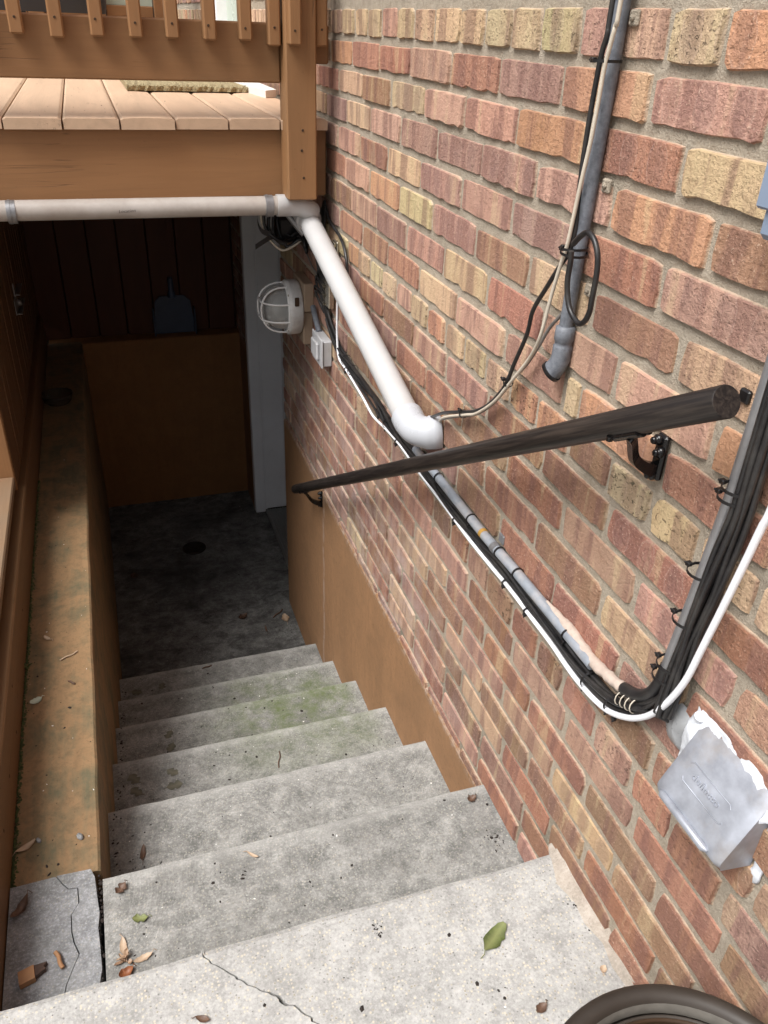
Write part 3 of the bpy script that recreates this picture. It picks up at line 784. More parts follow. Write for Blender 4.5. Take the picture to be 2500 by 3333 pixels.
# partition under the deck, left of the stairwell
pt = thing('board_partition', 'brown partition of narrow vertical boards under the deck', 'partition', (-.36, 3.4, -1.36))
y = 2.513
i = 0
while y < 4.40:
    mb = MB(); mb.box(-.38, -.3605 + rnd.uniform(-.0012, .0012), y, y + .0875, -1.40, -.4385, .003); mb.build('board', M_panel, pt); y += .0895; i += 1
mb = MB()
L_ = -.3590
mb.box(L_, L_ + .004, 3.42, 3.52, -1.04, -.98, .001); mb.box(L_, L_ + .02, 3.50, 3.66, -.985, -.978, .001); mb.box(L_, L_ + .02, 3.46, 3.68, -1.05, -1.043, .001)
mb.lathe([(.0005, .016), (.012, .014), (.014, .004), (.014, 0)], (L_ + .004, 3.53, -1.02), 'X', 12)
mb.box(L_, L_ + .006, 3.47, 3.49, -.98, -.93, .001)
mb.build('latch', M_strap, pt); fix(pt)
# boards closing the back
bp = thing('board_partition', 'dark brown wide boards standing on the wall at the back of the stairwell', 'partition', (.15, 4.43, -1.487))
for j in range(8):
    x0 = -.36 + .144 * j
    x1 = min(x0 + .139, W - .006)
    mb = MB(); mb.box(x0, x1, 4.43, 4.452, -1.486, -.4385, .003); mb.build('board', M_dark, bp)
mb = MB(); mb.box(-.358, W - .006, 4.453, 4.47, -1.486, -.4385); mb.build('backing_board', M_smallspeck, bp)
fix(bp)
# base board beside the low wall, plank walkway left of it
bb = thing('base_board', 'long brown painted base board along the mossy wall top', 'board', (-.35, 2.4, -1.475))
mb = MB(); mb.box(-.375, -.337, .81, 4.335, -1.60, -1.320, .004); mb.build('board', M_base, bb)
for q in ((1.36, -1.40), (1.52, -1.43), (1.60, -1.36), (1.95, -1.40), (1.21, -1.39)):
    mb = MB(); mb.lathe([(.0005, .0008), (.004, .0006), (.0042, 0)], (-.337, q[0], q[1]), 'X', 8); mb.build('nail_head', M_screw, bb)
fix(bb)
wk = thing('plank_walkway', 'weathered brown planks laid along the left edge of the stairwell', 'walkway', (-.5, 1.7, -1.305))
for j in range(2):
    mb = MB(); mb.box(-.492 - .135 * j, -.362 - .135 * j, .83, 2.488, -1.300, -1.268, .004); mb.build('plank', M_plank, wk)
mb = MB(); mb.box(-.60, -.42, .84, 2.48, -1.60, -1.3005); mb.build('bearer', M_base, wk); fix(wk)

# ---------------------------------------------------------------- drain pipe
dp = thing('drain_pipe', 'white plastic drain pipe running under the deck and down the brick wall', 'pipe', (.6, 1.9, -.5))
R_ = .0260
mb = MB(); mb.tube([(-2.3, 2.400, -.446), (.50, 2.400, -.456)], R_, 28); hp = mb.build('pipe_run', M_pvc_old, dp)
A = Vector((.584, 2.43, -.500)); B = Vector((.602, 1.562, -.760))
u_ = (B - A).normalized()
mb = MB()
mb.tube([(.486, 2.400, -.4557), (.515, 2.400, -.4565), (.516, 2.400, -.4565), (.555, 2.400, -.459), (.575, 2.397, -.468), (.59, 2.41, -.478)], [.0300, .0300, .0290, .0290, .0290, .0290], 28)
mb.build('tee', M_pvc, dp)
mb = MB(); mb.tube([A + u_ * -.03 + Vector((0, .02, .008)), A + u_ * .012, A + u_ * .016, A + u_ * .016, A + u_ * .01], [.0375, .0375, .037, .0315, .0312], 28)
mb.build('tee_socket', M_pvc, dp)
mb = MB(); mb.tube([A, A + u_ * .2, B - u_ * .1, B], .0305, 28); mb.build('downpipe', M_pvc, dp)
mb = MB()
out_d = Vector((.955, -.26, .10)).normalized()
C_ = B + u_ * .052
S_, E_ = C_ - u_ * .040, C_ + out_d * .038
bend = [S_ * (1 - t) ** 2 + C_ * 2 * t * (1 - t) + E_ * t * t for t in [j / 12 for j in range(13)]]
pth = [B - u_ * .010, B + u_ * .004] + bend + [C_ + out_d * .056, C_ + out_d * .0565]
rr_ = [.0365, .0365, .0365, .0352] + [.0350] * 7 + [.0352, .0375, .0375] + [.0378] + [.0378, .033]
mb.tube(pth, rr_, 32)
e0 = pth[-1]
elb = mb.build('elbow', M_elbow, dp)
mb = MB(); mb.tube([B - u_ * .0125, B - u_ * .0115, B - u_ * .010], [.0315, .0358, .0358], 28); mb.build('socket_ring', M_elbow, dp)
for x in (-.224, .452):
    mb = MB(); mb.tube([(x, 2.40, -.4565), (x + .022, 2.40, -.4565)], .0295, 28); mb.tube([(x + .004, 2.40, -.4565), (x + .010, 2.40, -.4565)], .0305, 28); mb.box(x, x + .022, 2.395, 2.432, -.442, -.437); mb.build('strap', M_strap, dp)
# handwriting in pencil on the pipe, and the print on the elbow
def text_mesh(txt, size, extr=0.0):
    cu = bpy.data.curves.new('t', 'FONT'); cu.body = txt; cu.size = size; cu.extrude = extr; cu.resolution_u = 3
    ob = bpy.data.objects.new('t', cu); COL.objects.link(ob)
    dg = bpy.context.evaluated_depsgraph_get(); dg.update()
    me = bpy.data.meshes.new_from_object(ob.evaluated_get(dg))
    bpy.data.objects.remove(ob); bpy.data.curves.remove(cu)
    return me
me = text_mesh('Location', .013)
for v in me.vertices:
    x, z = v.co.x, v.co.y
    zz = -.4610 + z * .9 + .05 * x; d = max(0, R_ ** 2 - (zz + .4545) ** 2)
    v.co = (.052 + x * .98 + .2 * z, 2.400 - math.sqrt(d) - .0010, zz)
me.name = 'pencil_writing'; link('pencil_writing', me, M_pencil, hp)
fix(dp)

# ---------------------------------------------------------------- handrail
hr = thing('handrail', 'round black wooden handrail on black brackets along the brick wall', 'handrail', (.57, 1.6, -1.5))
ra = Vector((.572, .602, -.311)); rb = Vector((.572, 2.625, -1.522)); ud = (rb - ra).normalized()
mb = MB(); rl_ = .0176
mb.tube([ra, ra + ud * .0015, ra + ud * .4, ra + ud * .9, ra + ud * 1.5, rb - ud * .004, rb], [rl_ - .001, rl_, rl_, rl_, rl_, rl_, rl_ - .004], 28)
mb.build('rail', M_rail, hr)
def bracket(yw, zw, yr):
    P_ = ra + ud * ((yr - ra.y) / ud.y)
    br = MB()
    xw = W - .012
    # wall plate, arm and saddle
    br.box(xw, W - .003, yw - .010, yw + .010, zw - .038, zw + .026, .003)
    und = P_ + Vector((0, 0, -rl_ - .003))
    arm = spline([(xw, yw, zw - .024), (xw - .018, yw - .002, zw - .016), (xw - .038, yw - .004, zw + .0), (und.x + .006, und.y, und.z - .006), (und.x, und.y, und.z)], 4)
    rs = []
    for k_, p in enumerate(arm):
        t = k_ / (len(arm) - 1); hh = .016 - .009 * t; ww = .006
        rs.append([(p.x - .003, p.y - ww, p.z - hh * .5), (p.x - .003, p.y + ww, p.z - hh * .5), (p.x + .003, p.y + ww, p.z + hh * .5), (p.x + .003, p.y - ww, p.z + hh * .5)])
    br.rings(rs, sm=False)
    s0 = und - ud * .03; s1 = und + ud * .03
    br.tube([s0, s1], .004, 8); br.tube([s0 + Vector((.008, 0, .002)), s1 + Vector((.008, 0, .002))], .004, 8); br.tube([s0 + Vector((-.008, 0, .002)), s1 + Vector((-.008, 0, .002))], .004, 8)
    b_ = br.build('bracket', M_iron, hr)
    for (dy, dz) in ((.003, .018), (-.006, .004), (.0, -.031)):
        k2 = MB(); k2.lathe([(.0005, -.012), (.0045, -.011), (.0052, -.008), (.0052, -.005), (.0075, -.0045), (.0075, 0)], (xw, yw + dy, zw + dz), 'X', 6); k2.build('bolt', M_iron, b_)
    k2 = MB(); k2.lathe([(.0005, -.008), (.0045, -.006), (.0045, 0)], (und.x - .012, und.y + .02, und.z - .008), 'Z', 6); k2.build('bolt', M_iron, b_)
bracket(.772, -.462, .742)
bracket(2.525, -1.515, 2.475)
fix(hr)

# ---------------------------------------------------------------- conduits and cables
def tie(parent, c, ax, r, head=None, m_=None, wd_=.0035):
    # cable tie: a band round the axis ax with a square head
    ax = Vector(ax).normalized(); c = Vector(c)
    u = ax.orthogonal().normalized(); w = ax.cross(u)
    mb = MB(); rs = []
    for j in range(18):
        a = 2 * math.pi * j / 18; d = u * math.cos(a) + w * math.sin(a)
        rs.append([c + d * (r + .0003) - ax * wd_ / 2, c + d * (r + .0015) - ax * wd_ / 2, c + d * (r + .0015) + ax * wd_ / 2, c + d * (r + .0003) + ax * wd_ / 2])
    rs.append(rs[0]); mb.rings(rs, cap=False, sm=False)
    h = Vector(head if head is not None else (-1, .5, 0)); h = (h - ax * h.dot(ax)).normalized(); p = c + h * (r + .003)
    mb.box(p.x - .0035, p.x + .0035, p.y - .0035, p.y + .0035, p.z - .003, p.z + .003, .001)
    q = p + h * .006
    mb.tube([p, q], .0015, 5)
    return mb.build('cable_tie', m_ or M_blk, parent)
c1 = thing('conduit', 'grey vertical conduit with an angled boot fixed to the upper brick wall', 'conduit', (.64, 1.02, -.45))
mb = MB(); mb.tube([(.6405, 1.000, 1.3), (.6405, 1.012, .2), (.6405, 1.018, -.05), (.6405, 1.026, -.25), (.6405, 1.031, -.39)], .0100, 20); mb.build('pipe', M_grey, c1)
mb = MB(); c_ = (.6405, 1.030, 0)
mb.lathe([(.0100, -.376), (.0150, -.378), (.0155, -.398), (.0135, -.400), (.0135, -.406), (.0152, -.408), (.0152, -.414)], c_, 'Z', 8)
mb.tube([(.6405, 1.030, -.408), (.6400, 1.030, -.428), (.637, 1.033, -.440), (.632, 1.037, -.450)], [.0145, .0148, .0152, .0162], 20)
mb.build('boot', M_grey, c1)
mb = MB(); d_ = Vector((-.5, .5, -.8)).normalized(); e_ = Vector((.632, 1.037, -.450)); mb.tube([e_ + d_ * -.002, e_ + d_ * .0035, e_ + d_ * .005], [.0178, .0178, .015], 20); mb.build('boot_cap', M_blk, c1)
for z in (.017, -.175, -.315):
    mb = MB(); mb.box(W - .010, W - .004, .990, 1.008, z - .009, z + .009, .002); mb.lathe([(.0005, -.004), (.004, -.003), (.004, 0)], (W - .010, .998, z), 'X', 6); mb.build('pipe_clip', M_mortar, c1)
tie(c1, (.631, 1.018, -.030), (0, 0, 1), .0185, (-.3, 1, 0)); tie(c1, (.631, 1.024, -.262), (0, .1, 1), .0185, (-.3, 1, 0)); tie(c1, (.631, 1.024, -.268), (0, -.1, 1), .0185, (-.4, 1, 0))
fix(c1)
def cable(name, label, pts, r, mat_, cat='cable', k_=5, n=8, group=None):
    t = MB(); t.tube(spline(pts, k_), r, n)
    kw = dict(label=label, category=cat)
    if group: kw['group'] = group
    return t.build(name, mat_, None, **kw)
cream = [(.991, .034), (.994, .008), (1.004, -.036), (1.006, -.073), (1.010, -.125), (1.018, -.175), (1.025, -.231), (1.030, -.262), (1.039, -.288), (1.051, -.331), (1.057, -.358), (1.069, -.408), (1.109, -.455), (1.146, -.499), (1.173, -.530), (1.216, -.577), (1.280, -.627), (1.323, -.649), (1.386, -.679), (1.43, -.702)]
cable('cable', 'thin cream cable hanging from the upper conduit to the white pipe elbow', [(.6215, .985, 1.3), (.6215, .985, .3)] + [(.6215 + (.01 if z < -.45 else 0), y, z) for y, z in cream] + [(.640, 1.468, -.725), (.650, 1.49, -.742)], .0029, M_cream)
blackc = [(1.021, .035), (1.021, -.0), (1.029, -.032), (1.034, -.128), (1.030, -.198), (1.026, -.234), (1.033, -.267), (1.058, -.300), (1.083, -.334), (1.114, -.378), (1.134, -.424), (1.163, -.483), (1.179, -.519), (1.198, -.549), (1.244, -.595), (1.302, -.633), (1.384, -.670), (1.451, -.702), (1.516, -.742)]
cable('cable', 'black cable along the upper conduit curving down to the white pipe elbow', [(.629, 1.008, 1.3), (.629, 1.012, .3)] + [(.629 + (.006 if z < -.4 else 0), y, z) for y, z in blackc], .0036, M_black)
greyc = [(1.031, -.348), (1.051, -.371), (1.073, -.395), (1.099, -.435), (1.128, -.474), (1.167, -.514), (1.194, -.548), (1.235, -.591), (1.296, -.637), (1.383, -.680), (1.45, -.715)]
cable('cable', 'grey cable beside the hanging black cable below the upper conduit', [(.643, 1.022, -.33)] + [(.638, y, z) for y, z in greyc], .0028, M_greycab)
loop = [(.998, -.249), (.980, -.235), (.962, -.226), (.944, -.230), (.930, -.246), (.926, -.271), (.930, -.309), (.933, -.322), (.942, -.338), (.957, -.348), (.977, -.343), (.991, -.330), (1.000, -.303), (.997, -.272), (.996, -.258)]
cable('cable', 'black cable loop strapped to the upper conduit above its boot', [(.612 - .004 * math.sin(i * .5), y, z) for i, (y, z) in enumerate(loop)], .0040, M_black, n=10)
for y, z in ((1.176, -.524), (1.345, -.657)):
    t_ = tie(None, (.6345, y, z), (0, .6, -.8) if z > -.6 else (0, .9, -.4), .0075, (-.6, .5, .6)); t_['label'] = 'small black cable tie on the hanging cables ' + ('above the pipe elbow' if z > -.6 else 'next to the pipe elbow'); t_['category'] = 'cable tie'

# horizontal grey conduit and the bundle below it
c3 = thing('conduit', 'dusty grey conduit running level along the wall beside black cables', 'conduit', (.64, 1.2, -.86))
mb = MB(); mb.tube([(.6405, 1.60, -.860), (.6405, 1.46, -.860), (.6405, 1.199, -.858), (.6405, 1.081, -.852), (.6405, .946, -.848), (.6405, .80, -.846)], .0098, 18); mb.build('pipe', M_greyc, c3)
mb = MB(); mb.tube([(.6405, 1.217, -.858), (.6405, 1.207, -.8578)], .0103, 18); mb.build('tape_band', plain('ochre_tape', lin(176, 134, 62), .6), c3)
mb = MB(); mb.tube([(.6405, 1.163, -.8565), (.6405, 1.148, -.856)], .0112, 18); mb.box(W - .008, W - .003, 1.146, 1.166, -.846, -.826, .002); mb.build('pipe_clip', M_strap, c3)
mb = MB(); pts = spline([(.644, .96, -.8405), (.645, .90, -.840), (.645, .86, -.842), (.643, .80, -.842), (.643, .753, -.834), (.645, .715, -.825), (.646, .70, -.822)], 6)
mb.tube([Vector(p) + Vector((0, 0, .002 * mnoise.noise(Vector(p) * 60))) for p in pts], [max(.003, (.009 + .003 * mnoise.noise(Vector(p) * 90)) * min(1, .3 + i / 9)) for i, p in enumerate(pts)], 12)
mb.build('mortar_splash', M_foam, c3)
for y, z in ((1.452, -.858), (1.272, -.859), (1.139, -.854), (1.062, -.851), (.879, -.848)): tie(c3, (.6405, y, z), (0, 1, .02), .0105, (-.4, 0, -1))
fix(c3)
bn = thing('cable_bundle', 'bundle of black cables tied along the level grey conduit', 'cables', (.64, 1.5, -.88))
base = [(2.40, -.80), (2.291, -.845), (2.123, -.858), (1.963, -.858), (1.855, -.866), (1.799, -.875), (1.72, -.880), (1.607, -.880), (1.498, -.884), (1.409, -.885), (1.314, -.885), (1.202, -.880), (1.114, -.873), (1.013, -.871), (.92, -.868), (.837, -.872), (.762, -.865), (.711, -.848), (.680, -.822)]
offs = [(-.002, .006, .0042), (.003, -.002, .0044), (-.008, -.004, .0040), (-.004, -.010, .0042), (.004, -.010, .0038), (-.011, .003, .0036), (-.006, -.015, .0034), (.005, -.017, .0036)]
for i, (dx, dz, r) in enumerate(offs):
    pts = [(.643 + dx + .002 * math.sin(j * 1.3 + i), y + .004 * math.sin(i), z + dz + .0045 * math.sin(j * (.7 + .13 * i) + i * 2.1) - (.006 * math.sin(i + j * .5) if 1.5 < y else 0)) for j, (y, z) in enumerate(base)]
    if i % 3 == 0: pts += [(.634, .640, -.762), (.634, .626, -.70)]
    elif i % 3 == 1: pts += [(.645, .648, -.786), (.652, .622, -.782)]
    else: pts += [(.640, .640, -.80), (.651, .606, -.792)]
    t = MB(); t.tube(spline(pts, 4), r, 8); t.build('cable', M_black, bn)
for y, z in ((2.20, -.855), (2.13, -.860), (1.86, -.872), (1.80, -.880), (.80, -.873), (.735, -.862)): tie(bn, (.641, y, z - .004), (0, 1, .05), .0155, (-.5, 0, -1))
for j in range(4):
    mb = MB(); c_ = (.636, .715 - j * .011, -.836 + j * .005); rs = []
    for q in range(13):
        a = 2 * math.pi * q / 12; rs.append([Vector(c_) + Vector((math.cos(a) * .011 + dx, dy + .2 * math.sin(a) * .011, math.sin(a) * .011 + dz)) for dx, dy, dz in ((0, .0012, 0), (0, -.0012, 0), (math.cos(a) * .0014, 0, math.sin(a) * .0014))])
    mb.rings(rs, cap=False); mb.build('wire_wrap', M_cream, bn)
fix(bn)
vb = thing('cable_bundle', 'thick upright bundle of black cables tied to a steel conduit on the right', 'cables', (.64, .61, -.75))
up_ = [(.628, -.775), (.625, -.732), (.624, -.695), (.622, -.652), (.618, -.615), (.611, -.56), (.606, -.50), (.602, -.448), (.602, -.386), (.602, -.2), (.600, .2), (.598, 1.3)]
for i, (dx, dy, r) in enumerate([(-.006, -.004, .0046), (.002, .004, .0044), (.004, -.006, .0046), (-.004, -.013, .0044), (.005, -.014, .0042), (-.009, .004, .0036), (-.011, -.008, .0038), (.000, -.020, .0038)]):
    t = MB(); t.tube(spline([(.630 + dx + .0015 * math.sin(j + i), y * .990 + .004 + dy * .72 + .0015 * math.sin(1.7 * j + i), z) for j, (y, z) in enumerate(up_)], 4), r, 8); t.build('cable', M_black, vb)
for (y, z) in ((.606, -.425), (.608, -.438), (.622, -.548), (.624, -.622), (.630, -.70), (.632, -.722)): tie(vb, (.633, y + .004, z), (0, .05, 1), .0205, (-.3, 1, 0))
fix(vb)
c2 = thing('conduit', 'shiny steel conduit standing upright behind the thick black cable bundle', 'conduit', (.64, .635, -.74))
mb = MB(); mb.tube([(.6410, .626, 1.3), (.6410, .626, -.3), (.6410, .629, -.45), (.6410, .640, -.60), (.6410, .650, -.70), (.6420, .655, -.745)], .0080, 18); mb.build('pipe', M_emt, c2)
mb = MB(); mb.tube(spline([(.642, .652, -.72), (.642, .657, -.755), (.641, .668, -.785), (.640, .690, -.808), (.640, .72, -.822)], 5), .0095, 14); mb.build('flexible_end', M_black, c2)
mb = MB(); mb.box(W - .010, W - .003, .652, .668, -.345, -.329, .002); mb.build('pipe_clip', M_blk, c2)
fix(c2)
wh = [(2.27, -.70), (2.272, -.76), (2.27, -.814), (2.249, -.868), (2.176, -.876), (2.095, -.884), (1.985, -.896), (1.902, -.908), (1.800, -.897), (1.696, -.890), (1.606, -.892), (1.525, -.895), (1.389, -.894), (1.266, -.896), (1.165, -.893), (1.070, -.888), (.984, -.888), (.907, -.888), (.852, -.892), (.811, -.892), (.769, -.887), (.731, -.876), (.696, -.854), (.672, -.829), (.651, -.797), (.632, -.752), (.617, -.700), (.608, -.645), (.597, -.575), (.586, -.501), (.579, -.449), (.574, -.417), (.568, -.3), (.562, 0), (.56, 1.3)]
wc = thing('cable', 'white cable following the black bundle and sweeping up at the right', 'cable', (.63, 1.3, -.9))
mb = MB(); P_ = [(.632 - .012 * max(0, min(1, (.75 - y) / .12)), y * (1 - .0185 * max(0, min(1, (.75 - y) / .12))) - .012 * max(0, min(1, (.70 - y) / .08)), z * (1 - .0185 * max(0, min(1, (.75 - y) / .12)))) for y, z in wh]; sp_ = spline(P_, 5)
mb.tube(sp_, [.0034 + .0012 * max(0, min(1, (1.6 - p.y) / .9)) for p in sp_], 10); mb.build('sheath', M_white, wc)
for y, z in ((1.708, -.891), (1.33, -.895), (1.088, -.888), (.999, -.888), (.713, -.866), (2.17, -.876)): tie(wc, (.632, y, z), (0, 1, 0), .0052, (-.3, 0, -1))
fix(wc)
# sealed hole
mb = MB(); rs = []
for r, h in ((.040, .0), (.036, -.004), (.026, -.010), (.012, -.013), (.001, -.014)):
    rs.append([(W - .003 + h + .002 * mnoise.noise(Vector((a_, r * 90, 0))), .612 + r * .62 * math.cos(a_) * (1 + .25 * math.sin(3 * a_ + 1)), -.796 + r * 1.05 * math.sin(a_) * (1 + .15 * math.cos(2 * a_))) for a_ in [2 * math.pi * j / 20 for j in range(20)]])
mb.rings(rs, cap=False); mb.build('sealant', M_putty, None, label='smeared grey sealant where black cables enter the brick beside the vent hood', category='sealant')

# ---------------------------------------------------------------- vent hood
vh = thing('vent_hood', 'galvanised metal vent hood sealed to the brick with white caulk', 'vent hood', (.63, .506, -.86))
ya, yb_ = .444, .572
T0 = Vector((.652, 0, -.752)); T1 = Vector((.598, 0, -.846))
mb = MB()
prof = [(W - .004, -.744), (.640, -.757), (.604, -.832), (.599, -.843), (.5985, -.849), (.603, -.856), (.612, -.857)]
nseg = 16
grid = []
for i, (x, z) in enumerate(prof):
    grid.append([(x + (.004 if j in (0, nseg) else 0), ya + (yb_ - ya) * j / nseg, z) for j in range(nseg + 1)])
mb.rings(grid, cap=False, closed=False, sm=True)
for y, sg in ((ya, 1), (yb_, -1)):
    pts_ = [(x + .004, y, z) for x, z in prof[:5]] + [(.606, y, -.858), (W - .004, y, -.866)]
    mb.add(pts_, [tuple(range(len(pts_)))[::sg]])
mb.build('hood', M_galv, vh)
mb = MB(); mb.tube([(.5985, ya + .020, -.8445), (.597, ya + .026, -.8445), (.597, yb_ - .018, -.8445), (.5985, yb_ - .012, -.8445)], [.002, .0055, .0055, .002], 10); mb.build('bead', M_galv, vh)
# embossed lettering and its two rules
nrm = Vector((-(.832 - .757), 0, .036)).normalized()
nrm = Vector((-.0745, 0, .0365)).normalized(); dwn = Vector((.604 - .640, 0, -.832 + .757)).normalized()
def on_face(s_, t_, lift=.0006): return Vector((.640, 0, -.757)) + dwn * t_ + Vector((0, yb_ - s_, 0)) + nrm * lift
me = text_mesh('deflecto', .0135, .0012)
w_ = max(v.co.x for v in me.vertices)
for v in me.vertices:
    s_ = .034 + v.co.x * .050 / w_; t_ = .050 - v.co.y; v.co = on_face(s_, t_, v.co.z + .0004)
me.name = 'lettering'; link('lettering', me, M_galv, vh)
mb = MB()
for pl_ in ([(.022, .037), (.026, .033), (.094, .033), (.098, .037)], [(.024, .058), (.028, .062), (.096, .062), (.100, .058)]):
    mb.tube([on_face(a, b, .0003) for a, b in pl_], .0008, 6)
mb.build('rule', M_galv, vh)
# caulk: lumpy band over the top and down both sides
mb = MB()
def blob(path, w0, h0, sd_):
    rs = []
    P_ = spline(path, 8)
    for i, p in enumerate(P_):
        t = (P_[min(i + 1, len(P_) - 1)] - P_[max(i - 1, 0)]).normalized(); u = Vector((-1, 0, 0)); v = t.cross(u).normalized()
        w1 = w0 * (1 + .5 * mnoise.noise(p * 70 + Vector((sd_, 0, 0)))) ; h1 = h0 * (1 + .5 * mnoise.noise(p * 110 + Vector((0, sd_, 0))))
        rs.append([p + v * w1 * math.cos(a) + u * h1 * max(math.sin(a), -.2) for a in [2 * math.pi * j / 10 for j in range(10)]])
    mb.rings(rs)
NJ, NI = 30, 9
rs = []
for j in range(NJ + 1):
    y = .590 - (.590 - .428) * j / NJ; low = .030 + .010 * math.sin(j * .55) + .007 * mnoise.noise(Vector((j * .9, 3, 1)))
    row = []
    for i in range(NI + 1):
        t = -.010 + (low + .010) * i / NI
        base = Vector((W - .006, y, -.742)) if t < 0 else Vector((.653, y, -.748)) + Vector((-.44, 0, -.9)) * t
        if t < 0: base = Vector((W - .004, y, -.745 - t * 1.0))
        lump = (.0034 + .0048 * mnoise.noise(Vector((y * 60, t * 70, 2))) + .0022 * mnoise.noise(Vector((y * 160, t * 200, 5)))) * math.sin(math.pi * min(1, (i + .15) / (NI + .15))) ** .5
        lump = max(lump, .0011)
        row.append(base + Vector((-.9, 0, .45)).normalized() * (lump + .0005 if i < NI else -.0012))
    rs.append(row)
mb.rings(rs, cap=False, closed=False)
blob([(.653, .592, -.835), (.651, .590, -.80), (.649, .588, -.765), (.648, .580, -.745)], .0075, .0075, 3)
blob([(.654, .436, -.750), (.655, .435, -.80), (.655, .434, -.85), (.654, .435, -.872), (.655, .442, -.882)], .010, .004, 5)
mb.build('caulk', M_caulk, vh); fix(vh)

# grey meter box at the right edge
gb = thing('utility_box', 'blue grey metal utility box on the brick wall at the right edge', 'box', (W, .58, -.17))
mb = MB(); mb.box(.612, W - .003, .50, .667, -.168, .10, .006); mb.build('body', M_greyblue, gb)
mb = MB(); mb.box(.606, .6118, .49, .672, -.140, .11, .005); mb.build('lid', M_greyblue, gb); fix(gb)

# ---------------------------------------------------------------- bulkhead lamp, switch box, splitter
lp = thing('bulkhead_lamp', 'round white caged lamp on a wood block below the deck corner', 'lamp', (.6, 2.70, -.86))
LY, LZ = 2.722, -.852
mb = MB(); mb.box(.618, W - .004, LY - .085, LY + .075, LZ + .004, LZ + .100, .003); mb.build('wood_block', M_rawwood, lp)
mb = MB(); mb.box(.618, W - .004, LY - .070, LY + .075, LZ - .115, LZ + .0, .003); mb.build('wood_block', M_rawwood, lp)
mb = MB(); mb.lathe([(.02, .617), (.088, .617), (.092, .612), (.093, .582), (.0925, .574), (.088, .570), (.086, .569), (.080, .569), (.074, .573), (.05, .575)], (0, LY, LZ), 'X', 48); mb.build('base', M_lampw, lp)
mb = MB(); mb.box(.585, .600, LY - .0935, LY - .088, LZ + .028, LZ + .058, .002); mb.build('rust_patch', M_screw, lp)
mb = MB(); mb.lathe([(.072, .574), (.073, .555), (.070, .535), (.060, .515), (.042, .500), (.020, .494), (.0005, .493)], (0, LY, LZ), 'X', 40); mb.build('glass', M_glass, lp)
mb = MB(); mb.lathe([(.012, .574), (.014, .56), (.026, .545), (.028, .530), (.020, .515), (.0005, .510)], (0, LY, LZ), 'X', 20); mb.build('bulb', M_bulb, lp)
mb = MB()
def cage_arc(off, vert):
    pts_ = []
    for j in range(17):
        a = math.pi * j / 16; q = -.082 * math.cos(a) * math.sqrt(max(0, 1 - (off / .10) ** 2)); x = .569 - .088 * math.sin(a) ** .75
        x = max(x, .482)
        pts_.append((x, LY + (off if vert else q), LZ + (q if vert else off)))
    return pts_
for off in (-.032, .032): mb.tube(cage_arc(off, True), .0034, 8)
for off in (-.030, .030): mb.tube(cage_arc(off, False), .0034, 8)
mb.tube([(.569, LY + .0815 * math.cos(a), LZ + .0815 * math.sin(a)) for a in [2 * math.pi * j / 40 for j in range(41)]], .0042, 8)
mb.build('wire_guard', M_cage, lp)
for a in (.8, 2.4, 4.0, 5.5):
    k2 = MB(); k2.lathe([(.0005, -.003), (.004, -.002), (.004, 0)], (.570, LY + .086 * math.cos(a), LZ + .086 * math.sin(a)), 'X', 8); k2.build('screw', M_zinc, lp)
fix(lp)
sb = thing('switch_box', 'small grey weatherproof switch box below the caged lamp', 'switch', (.64, 2.46, -.95))
mb = MB(); mb.box(.622, W - .004, 2.400, 2.520, -.956, -.870, .004); mb.build('body', M_boxp, sb)
mb = MB(); mb.box(.617, .6217, 2.396, 2.524, -.960, -.866, .002); mb.build('cover_plate', M_boxp, sb)
mb = MB(); mb.box(.606, .6168, 2.425, 2.500, -.940, -.884, .004); mb.build('flap', M_boxp, sb)
mb = MB(); mb.tube([(.635, 2.50, -.872), (.635, 2.54, -.845), (.637, 2.59, -.815)], .0095, 14); mb.build('conduit_stub', M_grey, sb); fix(sb)
sp2 = thing('cable_splitter', 'nickel cable connectors with black leads beside the white down pipe', 'splitter', (.63, 2.36, -.7))
mb = MB(); mb.box(.630, .648, 2.36, 2.407, -.755, -.676, .003); mb.build('body', M_zinc, sp2)
for i in range(6):
    z = -.684 - i * .0135; y = 2.407
    k2 = MB(); k2.lathe([(.0055, 0), (.0055, .010), (.0045, .0105), (.0045, .026), (.0035, .027)], (.634 - .004 * (i % 2), y, z), 'Y', 6); k2.build('connector', M_zinc, sp2)
    if i < 5:
        k2 = MB(); yy = y + .025; x_ = .634 - .004 * (i % 2)
        k2.tube(spline([(x_, yy, z), (x_ - .002, yy + .03, z + .003), (x_ - .004, yy + .06 + .008 * i, z + .004 * (3 - i)), (x_ + .001, yy + .075 + .008 * i, z - .02), (x_ + .006, yy + .05, z - .05), (.645, yy + .04, -.80)], 5), .0036, 8)
        k2.build('lead', M_black, sp2)
fix(sp2)
